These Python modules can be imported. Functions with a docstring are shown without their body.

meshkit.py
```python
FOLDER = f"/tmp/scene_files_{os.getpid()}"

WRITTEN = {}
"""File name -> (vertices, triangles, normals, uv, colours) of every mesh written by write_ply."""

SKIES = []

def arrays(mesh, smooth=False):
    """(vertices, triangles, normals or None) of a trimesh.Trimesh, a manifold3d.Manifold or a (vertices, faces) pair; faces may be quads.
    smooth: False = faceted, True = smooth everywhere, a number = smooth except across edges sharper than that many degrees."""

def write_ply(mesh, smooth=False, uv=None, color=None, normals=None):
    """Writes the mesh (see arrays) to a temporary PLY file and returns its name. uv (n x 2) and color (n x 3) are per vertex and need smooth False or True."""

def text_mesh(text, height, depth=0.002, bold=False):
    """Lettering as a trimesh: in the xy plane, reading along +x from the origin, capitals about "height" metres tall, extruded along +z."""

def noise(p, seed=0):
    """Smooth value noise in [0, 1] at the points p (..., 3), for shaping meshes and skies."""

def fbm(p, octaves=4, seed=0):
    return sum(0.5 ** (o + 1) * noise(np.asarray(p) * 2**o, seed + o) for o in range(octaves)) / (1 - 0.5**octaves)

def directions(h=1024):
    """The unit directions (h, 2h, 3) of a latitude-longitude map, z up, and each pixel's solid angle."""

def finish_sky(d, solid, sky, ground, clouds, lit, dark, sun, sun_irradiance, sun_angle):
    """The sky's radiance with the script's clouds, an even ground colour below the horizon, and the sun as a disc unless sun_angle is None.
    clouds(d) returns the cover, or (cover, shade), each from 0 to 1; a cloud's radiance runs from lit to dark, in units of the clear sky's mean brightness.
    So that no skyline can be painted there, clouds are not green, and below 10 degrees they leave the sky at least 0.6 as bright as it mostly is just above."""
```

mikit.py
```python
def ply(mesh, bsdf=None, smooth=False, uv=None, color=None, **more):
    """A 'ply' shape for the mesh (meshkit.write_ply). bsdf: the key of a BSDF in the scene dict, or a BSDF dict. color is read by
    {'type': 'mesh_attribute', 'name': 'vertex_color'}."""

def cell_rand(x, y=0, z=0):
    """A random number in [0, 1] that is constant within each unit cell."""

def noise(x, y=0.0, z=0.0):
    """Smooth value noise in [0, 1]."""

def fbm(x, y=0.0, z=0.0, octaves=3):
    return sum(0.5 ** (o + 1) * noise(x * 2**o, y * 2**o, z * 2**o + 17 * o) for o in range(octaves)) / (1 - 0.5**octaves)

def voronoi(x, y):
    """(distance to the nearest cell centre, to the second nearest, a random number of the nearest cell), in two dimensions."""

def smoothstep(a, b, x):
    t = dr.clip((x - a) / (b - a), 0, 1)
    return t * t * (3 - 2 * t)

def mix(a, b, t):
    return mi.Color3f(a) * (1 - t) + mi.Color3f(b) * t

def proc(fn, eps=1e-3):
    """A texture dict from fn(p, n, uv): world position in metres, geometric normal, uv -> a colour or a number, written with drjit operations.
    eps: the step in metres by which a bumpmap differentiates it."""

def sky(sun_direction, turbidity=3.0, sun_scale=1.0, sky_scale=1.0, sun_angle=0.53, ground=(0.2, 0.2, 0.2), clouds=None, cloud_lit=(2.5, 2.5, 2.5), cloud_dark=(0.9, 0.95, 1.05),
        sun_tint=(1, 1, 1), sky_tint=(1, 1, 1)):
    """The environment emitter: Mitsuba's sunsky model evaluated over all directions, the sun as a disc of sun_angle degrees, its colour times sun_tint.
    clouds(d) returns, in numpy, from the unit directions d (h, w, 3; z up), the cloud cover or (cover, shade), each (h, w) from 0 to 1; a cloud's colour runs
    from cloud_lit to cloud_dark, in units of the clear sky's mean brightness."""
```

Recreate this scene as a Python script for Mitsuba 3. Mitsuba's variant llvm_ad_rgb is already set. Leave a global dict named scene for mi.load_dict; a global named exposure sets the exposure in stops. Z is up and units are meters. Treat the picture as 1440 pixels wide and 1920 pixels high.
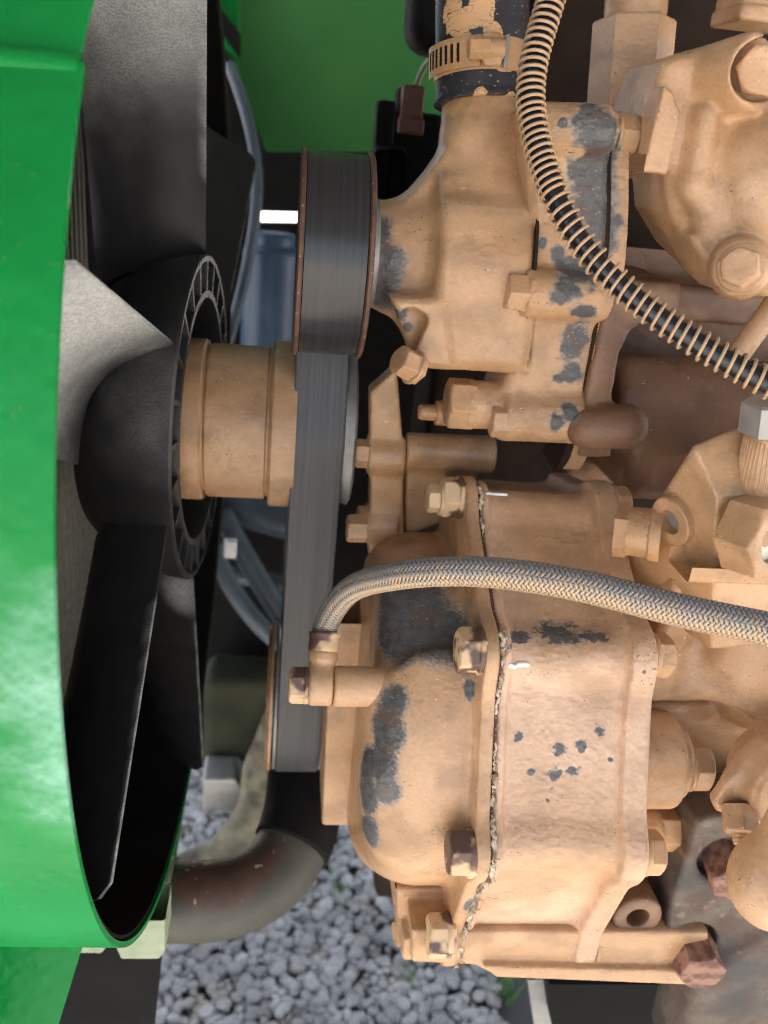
import math, random
import numpy as np
import drjit as dr
import trimesh
import mitsuba as mi
import mikit, meshkit
from mikit import proc, noise, fbm, voronoi, cell_rand, smoothstep, mix

# ------------------------------------------------------------------ camera, sky, exposure
FPX = 1663.0                                     # focal length in photograph pixels (1440 x 1920)
CAM = np.array([0.0, 0.0, 1.10])
def _n(v): return np.asarray(v, float) / np.linalg.norm(v)
_ex = _n([1.0, 0.12, -0.045])                    # crank axis (world x) seen from the camera: right, forward, up
_ez = np.array([0.087, -0.375, 0.927]); _ez = _n(_ez - _ex * (_ez @ _ex))
_ey = np.cross(_ez, _ex)
C2W = np.stack([_ex, _ey, _ez])                  # rows: world axes in camera coordinates
FWD, UPV = C2W @ [0, 1, 0], C2W @ [0, 0, 1]
scene, labels = {}, {}
scene['camera'] = {'type': 'thinlens', 'fov': 2 * math.degrees(math.atan(960 / FPX)), 'fov_axis': 'y',
    'aperture_radius': 0.0017, 'focus_distance': 0.415, 'near_clip': 0.02, 'far_clip': 200.0,
    'to_world': mi.ScalarTransform4f().look_at(origin=CAM.tolist(), target=(CAM + FWD).tolist(), up=UPV.tolist())}
SUN = [-0.10, -0.38, 0.92]
scene['sky'] = mikit.sky(SUN, turbidity=3.0, sun_tint=(0.96, 0.98, 1.0), clouds=lambda d: 0.6 * np.ones(d.shape[:2]), cloud_lit=(1.5, 1.5, 1.5))
exposure = 3.6

# ------------------------------------------------------------------ helpers
def P(px, py, d):
    """world point seen at photograph pixel (px, py), d metres in front of the lens"""
    return CAM + C2W @ np.array([(px - 720) / FPX * d, d, (960 - py) / FPX * d])
def cam(p):
    c = (np.asarray(p) - CAM) @ C2W
    return 720 + FPX * c[..., 0] / c[..., 1], 960 - FPX * c[..., 2] / c[..., 1], c[..., 1]
def Q(px, py, y):
    """world point on the upright plane at distance y that is seen at a photograph pixel"""
    q = P(px, py, 1.0) - CAM; return CAM + q * ((y - CAM[1]) / q[1])
def S(n, d): return n * d / FPX
X, Y, Z = np.eye(3)

_pending = {}
def add(key, mesh, mat, smooth=False):
    k, i = key, 0
    while k in scene:
        i += 1; k = f'{key}_{i:03d}'
    scene[k] = {}; _pending[k] = (mesh, mat, smooth)
    return k
WEAR = {}          # material -> [(centre, radii)]: places where its surface is worn, chipped, dusty
def finish():
    """write the meshes; u carries how near a vertex lies to the worn places of its material"""
    for k, (mesh, mat, smooth) in _pending.items():
        v, f, n = meshkit.arrays(mesh, smooth)
        uv = None
        if mat in WEAR:
            m = np.full(len(v), -3.0)
            for c, r in WEAR[mat]: m = np.maximum(m, 1 - np.linalg.norm((v - np.asarray(c)) / np.asarray(r), axis=1))
            uv = np.c_[m, np.zeros(len(v))]
        path = meshkit.write_ply((v, f), False, uv, None, normals=n)
        scene[k] = {'type': 'ply', 'filename': path, 'face_normals': n is None, 'bsdf': {'type': 'ref', 'id': mat}}
def tag(key, label, cat=None, group=None, kind=None):
    labels[key] = {'label': label}
    if cat: labels[key]['category'] = cat
    if group: labels[key]['group'] = group
    if kind: labels[key]['kind'] = kind

# --- signed distance modelling (numpy), polygonised by surface nets
def smin(a, b, k):
    h = np.clip(0.5 + 0.5 * (b - a) / k, 0, 1)
    return b + (a - b) * h - k * h * (1 - h)
def smax(a, b, k): return -smin(-a, -b, k)
def U(k, *fs):
    r = fs[0]
    for f in fs[1:]: r = smin(r, f, k) if k else np.minimum(r, f)
    return r
def _rnd2(a, b, r):                               # rounded intersection of two slabs
    a, b = a + r, b + r
    return np.minimum(np.maximum(a, b), 0) + np.sqrt(np.maximum(a, 0) ** 2 + np.maximum(b, 0) ** 2) - r
def _loc(p, o): return p[0] - o[0], p[1] - o[1], p[2] - o[2]
def f_sph(p, o, r):
    x, y, z = _loc(p, o); return np.sqrt(x * x + y * y + z * z) - r
def f_ell(p, o, r):
    x, y, z = _loc(p, o); k = np.sqrt((x / r[0]) ** 2 + (y / r[1]) ** 2 + (z / r[2]) ** 2)
    return (k - 1) * min(r)
def f_cyl(p, p0, p1, r0, r1=None, rd=0.001):
    """cylinder or cone frustum from p0 to p1"""
    p0, p1 = np.asarray(p0, float), np.asarray(p1, float)
    L = np.linalg.norm(p1 - p0); n = (p1 - p0) / L; r1 = r0 if r1 is None else r1
    x, y, z = _loc(p, p0); t = x * n[0] + y * n[1] + z * n[2]
    rad = np.sqrt(np.maximum(x * x + y * y + z * z - t * t, 0))
    return _rnd2((rad - (r0 + (r1 - r0) * np.clip(t / L, 0, 1))) / math.hypot(1, (r1 - r0) / L), np.abs(t - L / 2) - L / 2, rd)
def f_cap(p, p0, p1, r0, r1=None):
    p0, p1 = np.asarray(p0, float), np.asarray(p1, float); r1 = r0 if r1 is None else r1
    v = p1 - p0; x, y, z = _loc(p, p0)
    h = np.clip((x * v[0] + y * v[1] + z * v[2]) / (v @ v), 0, 1)
    return np.sqrt((x - h * v[0]) ** 2 + (y - h * v[1]) ** 2 + (z - h * v[2]) ** 2) - (r0 + (r1 - r0) * h)
def f_box(p, o, half, rd=0.002, R=None):
    x, y, z = _loc(p, o)
    if R is not None: x, y, z = (R[0][i] * x + R[1][i] * y + R[2][i] * z for i in range(3))
    qx, qy, qz = np.abs(x) - half[0] + rd, np.abs(y) - half[1] + rd, np.abs(z) - half[2] + rd
    return np.sqrt(np.maximum(qx, 0) ** 2 + np.maximum(qy, 0) ** 2 + np.maximum(qz, 0) ** 2) + np.minimum(np.maximum(np.maximum(qx, qy), qz), 0) - rd
def rot(axis, deg):
    return trimesh.transformations.rotation_matrix(math.radians(deg), axis)[:3, :3]
def f_half(p, o, n):
    n = _n(n); x, y, z = _loc(p, o); return x * n[0] + y * n[1] + z * n[2]
def f_poly2(u, v, pts):
    """exact 2-D polygon distance"""
    pts = np.asarray(pts, float); d = 1e9; s = 1.0
    for i in range(len(pts)):
        a, b = pts[i], pts[i - 1]; e = b - a; wx, wy = u - a[0], v - a[1]
        t = np.clip((wx * e[0] + wy * e[1]) / (e @ e), 0, 1)
        d = np.minimum(d, (wx - e[0] * t) ** 2 + (wy - e[1] * t) ** 2)
        c1, c2, c3 = v >= a[1], v < b[1], e[0] * wy > e[1] * wx
        s = s * np.where((c1 & c2 & c3) | (~c1 & ~c2 & ~c3), -1.0, 1.0)
    return s * np.sqrt(d)
def f_ext(p, pts, lo, hi, axis=1, rd=0.002):
    """polygon (world coordinates, the extruded axis dropped) extruded along a world axis"""
    o = [i for i in range(3) if i != axis]
    if axis == 1 and len(pts[0]) == 3: pts = [CAM + (np.asarray(q) - CAM) * ((lo - CAM[1]) / (q[1] - CAM[1])) for q in pts]
    d2 = f_poly2(p[o[0]], p[o[1]], np.asarray(pts)[:, o] if np.asarray(pts).shape[1] == 3 else pts)
    return _rnd2(d2, np.abs(p[axis] - (lo + hi) / 2) - (hi - lo) / 2, rd)

def nets(F, lo, h):
    s = F < 0
    c = np.zeros(tuple(n - 1 for n in F.shape), np.int8)
    for i, j, k in np.ndindex(2, 2, 2):
        c += s[i:F.shape[0] - 1 + i, j:F.shape[1] - 1 + j, k:F.shape[2] - 1 + k]
    act = np.argwhere((c > 0) & (c < 8))
    ids = -np.ones(c.shape, np.int64); ids[tuple(act.T)] = np.arange(len(act))
    V = {o: F[act[:, 0] + o[0], act[:, 1] + o[1], act[:, 2] + o[2]] for o in np.ndindex(2, 2, 2)}
    pos, cnt = np.zeros((len(act), 3)), np.zeros(len(act))
    for ax in range(3):
        for o in np.ndindex(2, 2, 2):
            if o[ax]: continue
            q = list(o); q[ax] = 1; a, b = V[o], V[tuple(q)]
            m = (a < 0) != (b < 0); t = np.where(m, a / np.where(m, a - b, 1), 0)
            pt = np.tile(np.array(o, float), (len(act), 1)); pt[:, ax] = t
            pos += pt * m[:, None]; cnt += m
    pos = pos / cnt[:, None]
    for _ in range(2):                            # pull onto the surface
        x, y, z = pos.T; X0, Y0, Z0 = 1 - x, 1 - y, 1 - z
        w = {o: (x if o[0] else X0) * (y if o[1] else Y0) * (z if o[2] else Z0) for o in V}
        f = sum(V[o] * w[o] for o in V)
        gx = sum(V[o] * (1 if o[0] else -1) * (y if o[1] else Y0) * (z if o[2] else Z0) for o in V)
        gy = sum(V[o] * (1 if o[1] else -1) * (x if o[0] else X0) * (z if o[2] else Z0) for o in V)
        gz = sum(V[o] * (1 if o[2] else -1) * (x if o[0] else X0) * (y if o[1] else Y0) for o in V)
        g = np.stack([gx, gy, gz], 1)
        pos = np.clip(pos - f[:, None] * g / np.maximum((g * g).sum(1), 1e-12)[:, None], 0, 1)
    v = (act + pos) * h + np.asarray(lo)
    faces = []
    for ax in range(3):
        b, cc = [(1, 2), (2, 0), (0, 1)][ax]
        sl0, sl1 = [slice(None)] * 3, [slice(None)] * 3
        sl0[ax], sl1[ax] = slice(0, -1), slice(1, None)
        for q in (b, cc): sl0[q] = slice(1, -1); sl1[q] = slice(1, -1)
        A, B = s[tuple(sl0)], s[tuple(sl1)]
        e = np.argwhere(A != B)
        inside = A[tuple(e.T)]
        e = e.copy(); e[:, b] += 1; e[:, cc] += 1
        q = []
        for db, dc in ((-1, -1), (0, -1), (0, 0), (-1, 0)):
            t = e.copy(); t[:, b] += db; t[:, cc] += dc; q.append(ids[tuple(t.T)])
        q = np.stack(q, 1)
        q[~inside] = q[~inside][:, ::-1]
        faces.append(q)
    f = np.vstack(faces); f = f[(f >= 0).all(1)]
    return v, np.vstack([f[:, [0, 1, 2]], f[:, [0, 2, 3]]])

def solid(lo, hi, h, fn, rough=0.0, freq=400.0, seed=0):
    """fn(p) -> distance on the grid; rough: height of a lumpy cast skin"""
    lo, hi = np.minimum(lo, hi), np.maximum(lo, hi)
    ax = [np.arange(lo[i] - 2 * h, hi[i] + 3 * h, h) for i in range(3)]
    p = (ax[0][:, None, None], ax[1][None, :, None], ax[2][None, None, :])
    F = np.broadcast_to(fn(p), tuple(len(a) for a in ax)).astype(np.float64)
    v, f = nets(F, [a[0] for a in ax], h)
    if rough:
        m = trimesh.Trimesh(v, f, process=False)
        nz = meshkit.fbm(v * freq, 3, seed) - 0.5
        v = v + m.vertex_normals * (nz * 2 * rough)[:, None]
    return v, f
def bb(*pts, pad=0.0):
    a = np.array(pts); return a.min(0) - pad, a.max(0) + pad

# --- swept and turned shapes
def spline(pts, n, extra=None):
    from scipy.interpolate import CubicSpline
    pts = np.asarray(pts, float); t = np.concatenate([[0], np.cumsum(np.linalg.norm(np.diff(pts, axis=0), axis=1))])
    s = CubicSpline(t, pts); tt = np.linspace(0, t[-1], 4 * n); q = s(tt)
    L = np.concatenate([[0], np.cumsum(np.linalg.norm(np.diff(q, axis=0), axis=1))])
    return s(np.interp(np.linspace(0, L[-1], n), L, tt)), L[-1]
def frames(c):
    t = np.gradient(c, axis=0); t /= np.linalg.norm(t, axis=1, keepdims=True)
    n = np.cross(t[0], [0.31, 0.2, 0.93]); n /= np.linalg.norm(n); N = [n]
    for i in range(1, len(c)):
        n = N[-1] - t[i] * (N[-1] @ t[i]); N.append(n / np.linalg.norm(n))
    N = np.array(N); return t, N, np.cross(t, N)
def tube(c, r, m=24, caps=True):
    c = np.asarray(c, float); t, N, B = frames(c); r = np.broadcast_to(r, (len(c),)) if np.ndim(r) < 2 else r
    a = np.arange(m) * 2 * np.pi / m
    R = r[:, None] if r.ndim == 1 else r
    v = c[:, None] + R[..., None] * (np.cos(a)[None, :, None] * N[:, None] + np.sin(a)[None, :, None] * B[:, None])
    v = v.reshape(-1, 3); i, j = np.meshgrid(np.arange(len(c) - 1), np.arange(m), indexing='ij')
    q = np.stack([i * m + j, i * m + (j + 1) % m, (i + 1) * m + (j + 1) % m, (i + 1) * m + j], -1).reshape(-1, 4)
    f = np.vstack([q[:, [0, 1, 2]], q[:, [0, 2, 3]]])
    if caps:
        k = len(v); v = np.vstack([v, c[0], c[-1]]); j = np.arange(m); e = (len(c) - 1) * m
        f = np.vstack([f, np.stack([j * 0 + k, (j + 1) % m, j], 1), np.stack([j * 0 + k + 1, e + j, e + (j + 1) % m], 1)])
    return v, f
def basis(n):
    n = _n(n); u = np.cross(n, Z if abs(n[2]) < 0.9 else X); u /= np.linalg.norm(u); return n, u, np.cross(n, u)
def lathe(o, n, prof, m=64):
    """prof: (t along n, radius); rounded by the caller"""
    n, u, w = basis(n); prof = np.asarray(prof, float); a = np.arange(m) * 2 * np.pi / m
    v = np.asarray(o) + prof[:, 0, None, None] * n + prof[:, 1, None, None] * (np.cos(a)[:, None] * u + np.sin(a)[:, None] * w)[None]
    v = v.reshape(-1, 3); k = len(prof)
    i, j = np.meshgrid(np.arange(k - 1), np.arange(m), indexing='ij')
    q = np.stack([i * m + j, i * m + (j + 1) % m, (i + 1) * m + (j + 1) % m, (i + 1) * m + j], -1).reshape(-1, 4)
    return v, np.vstack([q[:, [0, 2, 1]], q[:, [0, 3, 2]]])
def cat(*ms):
    vs, fs, k = [], [], 0
    for v, f in ms: vs.append(v); fs.append(np.asarray(f) + k); k += len(v)
    return np.vstack(vs), np.vstack(fs)
def slab(pts, depthv, bevel=0.0):
    """a flat plate: planar outline (3-D points) given thickness along a vector"""
    pts = np.asarray(pts, float); dv = np.asarray(depthv, float); n = len(pts)
    c = pts.mean(0); v = np.vstack([pts, pts + dv, c, c + dv]); j = np.arange(n); k = (j + 1) % n
    f = np.vstack([np.stack([j, k, j * 0 + 2 * n], 1), np.stack([n + k, n + j, j * 0 + 2 * n + 1], 1), np.stack([j, n + j, n + k], 1), np.stack([j, n + k, k], 1)])
    m = trimesh.Trimesh(v, f, process=False); trimesh.repair.fix_normals(m)
    return np.array(m.vertices), np.array(m.faces)
_bolts = {}
def bolt(p, n, af, hh, wr=0.0, wh=0.0, spin=0.0, res=0.0006, dish=0.0):
    """hex bolt head seated at p, n points out of the surface; af across flats, hh head height, wr/wh washer"""
    key = (round(af, 5), round(hh, 5), round(wr, 5), round(wh, 5), dish)
    if key not in _bolts:
        R = max(af * 0.6, wr)
        def fn(q):
            x, y, z = q
            hx = np.maximum(np.maximum(np.abs(x), np.abs(0.5 * x + 0.866 * y)), np.abs(0.5 * x - 0.866 * y)) - af / 2
            rr = np.sqrt(x * x + y * y)
            cone = (rr + (z - wh - hh) * 1.75 - af * 0.47) * 0.496
            f = smax(np.maximum(hx, np.abs(z - wh - hh / 2 + 0.002) - hh / 2 - 0.002), cone, 0.0008)
            if dish: f = np.maximum(f, -np.maximum(rr - af * 0.33, wh + hh - dish - z))
            if wr: f = np.minimum(f, _rnd2(rr - wr, np.abs(z - wh / 2) - wh / 2, 0.0006))
            return f - 0.0003
        _bolts[key] = solid((-R, -R, -0.003), (R, R, wh + hh), res, fn)
    v, f = _bolts[key]
    n, u, w = basis(n); c, s = math.cos(spin), math.sin(spin)
    M = np.stack([u * c + w * s, w * c - u * s, n], 1)
    return v @ M.T + np.asarray(p), f
def front(mesh, px, py, tol=0.0015):
    """where the sight line through a photograph pixel first meets a mesh (nearest vertex)"""
    x, y, d = cam(mesh[0]); m = np.hypot(x - px, y - py) * d / FPX < tol
    if not m.any(): return P(px, py, 0.45)
    i = np.flatnonzero(m); return mesh[0][i[np.argmin(d[i])]]
# ------------------------------------------------------------------ materials
CHIPS, SCUFF_SHEEN, DUST, PEEL = [], [], [], []   # tan paint gone, green chalk plus painted sheen, dust on the fan, paint left on the hose
WEAR.update(tan_paint=CHIPS, tan_cast=CHIPS, tan_grimy=CHIPS, green_paint=SCUFF_SHEEN, black_plastic=DUST, peeling_rubber=PEEL)
def C3(*c): return mi.Color3f(*c)
def n3(p, f, o=0.0): return noise(p.x * f + o, p.y * f + o * 1.7, p.z * f - o)
def f3(p, f, oct=3, o=0.0): return fbm(p.x * f + o, p.y * f + o * 1.7, p.z * f - o, oct)
def chip_torn(p, uv): return uv.x + (f3(p, 190, 4) - 0.5) * 1.25
def chip_spot(p, uv): return uv.x + (f3(p, 330, 3, 6.0) - 0.5) * 1.5 + (n3(p, 1100, 5.0) - 0.5) * 0.35
def chip_rub(p, uv): return uv.x + (f3(p, 800, 2, 2.0) - 0.5) * 0.40 + (n3(p, 110, 5.0) - 0.5) * 0.32
def tan_color(lo, hi, grime, speck=1.0, chip=chip_rub):
    def fn(p, n, uv):
        a, b = f3(p, 38, 2, 3.1), n3(p, 14, 9.0)
        c = mix(lo, hi, smoothstep(0.25, 0.75, a))
        c = mix(c, C3(0.43, 0.23, 0.095), smoothstep(0.45, 0.85, b) * 0.5)
        c = c * (0.92 + 0.16 * n3(p, 800))
        c = mix(c, C3(0.20, 0.115, 0.06), grime * smoothstep(0.42, 0.75, f3(p, 70, 4, 5.0)))
        s = smoothstep(0.84, 0.90, n3(p, 900, 2.0)) * smoothstep(0.60, 0.75, n3(p, 75, 7.0)) * speck
        c = mix(c, C3(0.10, 0.085, 0.075), s * 0.85)
        w = smoothstep(0.90, 0.94, n3(p, 800, 11.0)) * smoothstep(0.5, 0.7, n3(p, 60, 17.0)) * speck
        c = mix(c, C3(0.75, 0.66, 0.55), w * 0.6)
        k = chip(p, uv)
        metal = mix(C3(0.046, 0.045, 0.048), C3(0.125, 0.120, 0.115), f3(p, 300, 3, 1.0))
        metal = mix(metal, C3(0.115, 0.060, 0.040), smoothstep(0.52, 0.72, f3(p, 120, 3, 4.0)) * 0.6)
        metal = mix(metal, C3(0.30, 0.29, 0.27), smoothstep(0.84, 0.90, n3(p, 1100, 8.0)) * 0.6)
        c = mix(c, C3(0.20, 0.20, 0.195), smoothstep(-0.10, 0.16, k) * 0.6)
        return mix(c, metal, smoothstep(0.04, 0.36, k))
    return fn
def tan_rough(r):
    def fn(p, n, uv):
        return r + 0.2 * (n3(p, 90, 2.0) - 0.5)
    return fn
def bsdf(key, color, rough=0.5, bump=None, height=0.0003, eps=3e-4, **kw):
    b = {'type': 'principled', 'base_color': color if isinstance(color, dict) else {'type': 'rgb', 'value': list(color)}, 'roughness': rough, **kw}
    if bump is not None: b = {'type': 'bumpmap', 'arbitrary': proc(bump, eps), 'scale': height, 'bsdf': b}
    scene[key] = {'type': 'twosided', 'bsdf': b}
_tr = proc(tan_rough(0.34))
def b_fine(p, n, uv): return n3(p, 620)
def b_cast(p, n, uv): return f3(p, 420, 2)
TAN_LO, TAN_HI = (0.400, 0.231, 0.119), (0.495, 0.303, 0.170)
_tc = proc(tan_color(TAN_LO, TAN_HI, 0.42))
bsdf('tan_paint', _tc, _tr, b_fine, 0.00022, specular=0.5)
bsdf('tan_cast', proc(tan_color((0.46, 0.290, 0.185), (0.57, 0.380, 0.255), 0.3, 1.0, chip_spot)), proc(tan_rough(0.44)), b_cast, 0.0006, specular=0.5)
bsdf('tan_flaked', proc(tan_color(TAN_LO, TAN_HI, 0.4, 1.0, chip_torn)), 0.46, b_cast, 0.0009)
WEAR['tan_flaked'] = CHIPS
bsdf('tan_grimy', proc(tan_color((0.115, 0.058, 0.035), (0.20, 0.104, 0.060), 0.8)), 0.5)  # grime brown, also darkened in place of missing shade on the block

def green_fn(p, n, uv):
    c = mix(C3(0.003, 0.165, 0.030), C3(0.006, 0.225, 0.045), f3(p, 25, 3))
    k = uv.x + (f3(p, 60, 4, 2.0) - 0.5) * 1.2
    c = mix(c, C3(0.44, 0.70, 0.60), smoothstep(-0.1, 1.0, k) * (0.15 + 0.5 * f3(p, 420, 3)))  # pale mint patches: chalky scuffs plus painted sky sheen
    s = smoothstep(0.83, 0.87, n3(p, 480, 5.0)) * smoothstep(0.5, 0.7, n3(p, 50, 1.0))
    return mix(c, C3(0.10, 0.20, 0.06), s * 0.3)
def green_rough(p, n, uv): return 0.30 + 0.22 * smoothstep(0.0, 0.6, uv.x + (f3(p, 60, 4, 2.0) - 0.5) * 1.2)
def green_bump(p, n, uv): return n3(p, 240) + 0.6 * smoothstep(0.5, 0.8, n3(p, 120, 6.0))
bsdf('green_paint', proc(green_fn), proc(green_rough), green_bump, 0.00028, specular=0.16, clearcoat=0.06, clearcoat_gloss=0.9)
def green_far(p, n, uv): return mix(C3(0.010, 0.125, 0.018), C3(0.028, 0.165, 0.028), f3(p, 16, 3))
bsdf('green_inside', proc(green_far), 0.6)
def dusty(p, n, uv):
    k = uv.x
    grain = f3(p, 1300, 2)
    c = mix(C3(0.012, 0.012, 0.013), C3(0.022, 0.021, 0.02), f3(p, 80, 2))
    m = smoothstep(0.0, 0.85, k + (f3(p, 45, 3, 1.0) - 0.5) * 0.22) * (0.62 + 0.42 * smoothstep(0.3, 0.7, grain))
    return mix(c, C3(0.54, 0.545, 0.525), dr.clip(m, 0, 1))
bsdf('black_plastic', proc(dusty), 0.42)
def dull_edge(p, n, uv): return mix(C3(0.08, 0.074, 0.066), C3(0.025, 0.024, 0.023), smoothstep(0.35, 0.6, f3(p, 220, 3)))
bsdf('dusty_edge', proc(dull_edge), 0.6)
def belt_fn(p, n, uv):
    s = fbm(p.x * 2600, 1.0, 2.0, 2); t = fbm(p.x * 500, p.z * 6, p.y * 6, 2)
    return mix(C3(0.036, 0.036, 0.039), C3(0.092, 0.091, 0.094), 0.4 * s + 0.6 * t)
bsdf('belt_rubber', proc(belt_fn), 0.5)
def rust_fn(p, n, uv):
    c = mix(C3(0.045, 0.026, 0.020), C3(0.135, 0.062, 0.036), f3(p, 160, 4))
    return mix(c, C3(0.30, 0.24, 0.20), smoothstep(0.80, 0.88, n3(p, 600, 4.0)) * 0.5)
bsdf('rusty_steel', proc(rust_fn), 0.6)
def plate_fn(p, n, uv):
    c = mix(C3(0.098, 0.074, 0.056), C3(0.070, 0.036, 0.023), smoothstep(0.40, 0.70, f3(p, 60, 4, 2.0)))
    c = mix(c, C3(0.030, 0.033, 0.035), smoothstep(0.48, 0.70, f3(p, 34, 4, 5.0)) * 0.8)
    c = mix(c, C3(0.035, 0.030, 0.027), smoothstep(0.62, 0.78, f3(p, 380, 3, 8.0)) * 0.5)
    return mix(c, C3(0.20, 0.155, 0.115), smoothstep(0.64, 0.82, f3(p, 130, 3, 3.0)) * 0.5)
bsdf('worn_plate', proc(plate_fn), 0.62)
def rustb_fn(p, n, uv): return mix(C3(0.24, 0.125, 0.085), C3(0.10, 0.042, 0.026), smoothstep(0.35, 0.7, f3(p, 210, 4, 1.0)))
bsdf('rusty_bolt', proc(rustb_fn), 0.62)
def worn_bolt(p, n, uv):
    return mix(C3(0.10, 0.055, 0.04), C3(0.55, 0.38, 0.22), smoothstep(0.44, 0.54, f3(p, 62, 4, 3.0)))  # dark brown and pale tan areas split at random
bsdf('worn_bolt', proc(worn_bolt), 0.45)
bsdf('dark_steel', (0.035, 0.034, 0.035), 0.38, metallic=0.6)
bsdf('grey_metal', proc(lambda p, n, uv: mix(C3(0.22, 0.215, 0.20), C3(0.36, 0.35, 0.33), f3(p, 90, 3))), 0.42, metallic=0.35)
def galv(p, n, uv): return mix(C3(0.17, 0.22, 0.13), C3(0.33, 0.36, 0.25), f3(p, 120, 3))
bsdf('greenish_metal', proc(galv), 0.55)
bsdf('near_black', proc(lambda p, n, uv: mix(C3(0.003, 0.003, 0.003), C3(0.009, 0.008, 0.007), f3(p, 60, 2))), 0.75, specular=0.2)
def hose_fn(p, n, uv):
    m = uv.x + (f3(p, 130, 4, 1.0) - 0.5) * 1.3
    f1, f2, w = voronoi(p.x * 420 + 2.0 * f3(p, 300, 2), p.z * 420 + p.y * 200)
    crack = smoothstep(0.09, 0.03, f2 - f1)
    c = mix(C3(0.012, 0.012, 0.016), C3(0.030, 0.029, 0.034), f3(p, 300, 2))
    c = mix(c, C3(0.42, 0.30, 0.18), smoothstep(0.86, 0.9, n3(p, 900)))
    k = smoothstep(0.10, 0.13, m) * (1 - crack * smoothstep(0.75, 0.25, m) * 0.95)
    return mix(c, C3(0.58, 0.34, 0.17), k)
bsdf('peeling_rubber', proc(hose_fn), 0.45)
bsdf('gloss_rubber', (0.010, 0.011, 0.016), 0.22)
bsdf('spring_paint', proc(lambda p, n, uv: mix(C3(0.47, 0.32, 0.195), C3(0.34, 0.215, 0.125), f3(p, 300, 3))), 0.4)
def braid_fn(p, n, uv):
    t = smoothstep(0.45, 0.05, n.z + (f3(p, 200, 2) - 0.5) * 0.9)   # sprayed from below
    return mix(C3(0.27, 0.26, 0.26), C3(0.43, 0.315, 0.205), t)
bsdf('braid_wire', proc(braid_fn), 0.30, metallic=0.30)
def stone_fn(p, n, uv):
    a = cell_rand(p.x * 40 + 0.5 * n3(p, 30), p.y * 40, 3.0)
    c = mix(C3(0.135, 0.132, 0.13), C3(0.40, 0.385, 0.365), n3(p, 33, 1.0))
    c = mix(c, C3(0.21, 0.175, 0.135), smoothstep(0.62, 0.78, n3(p, 24, 7.0)) * 0.7)
    return c * (0.75 + 0.5 * f3(p, 160, 3))
bsdf('gravel_stone', proc(stone_fn), 0.8)
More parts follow.
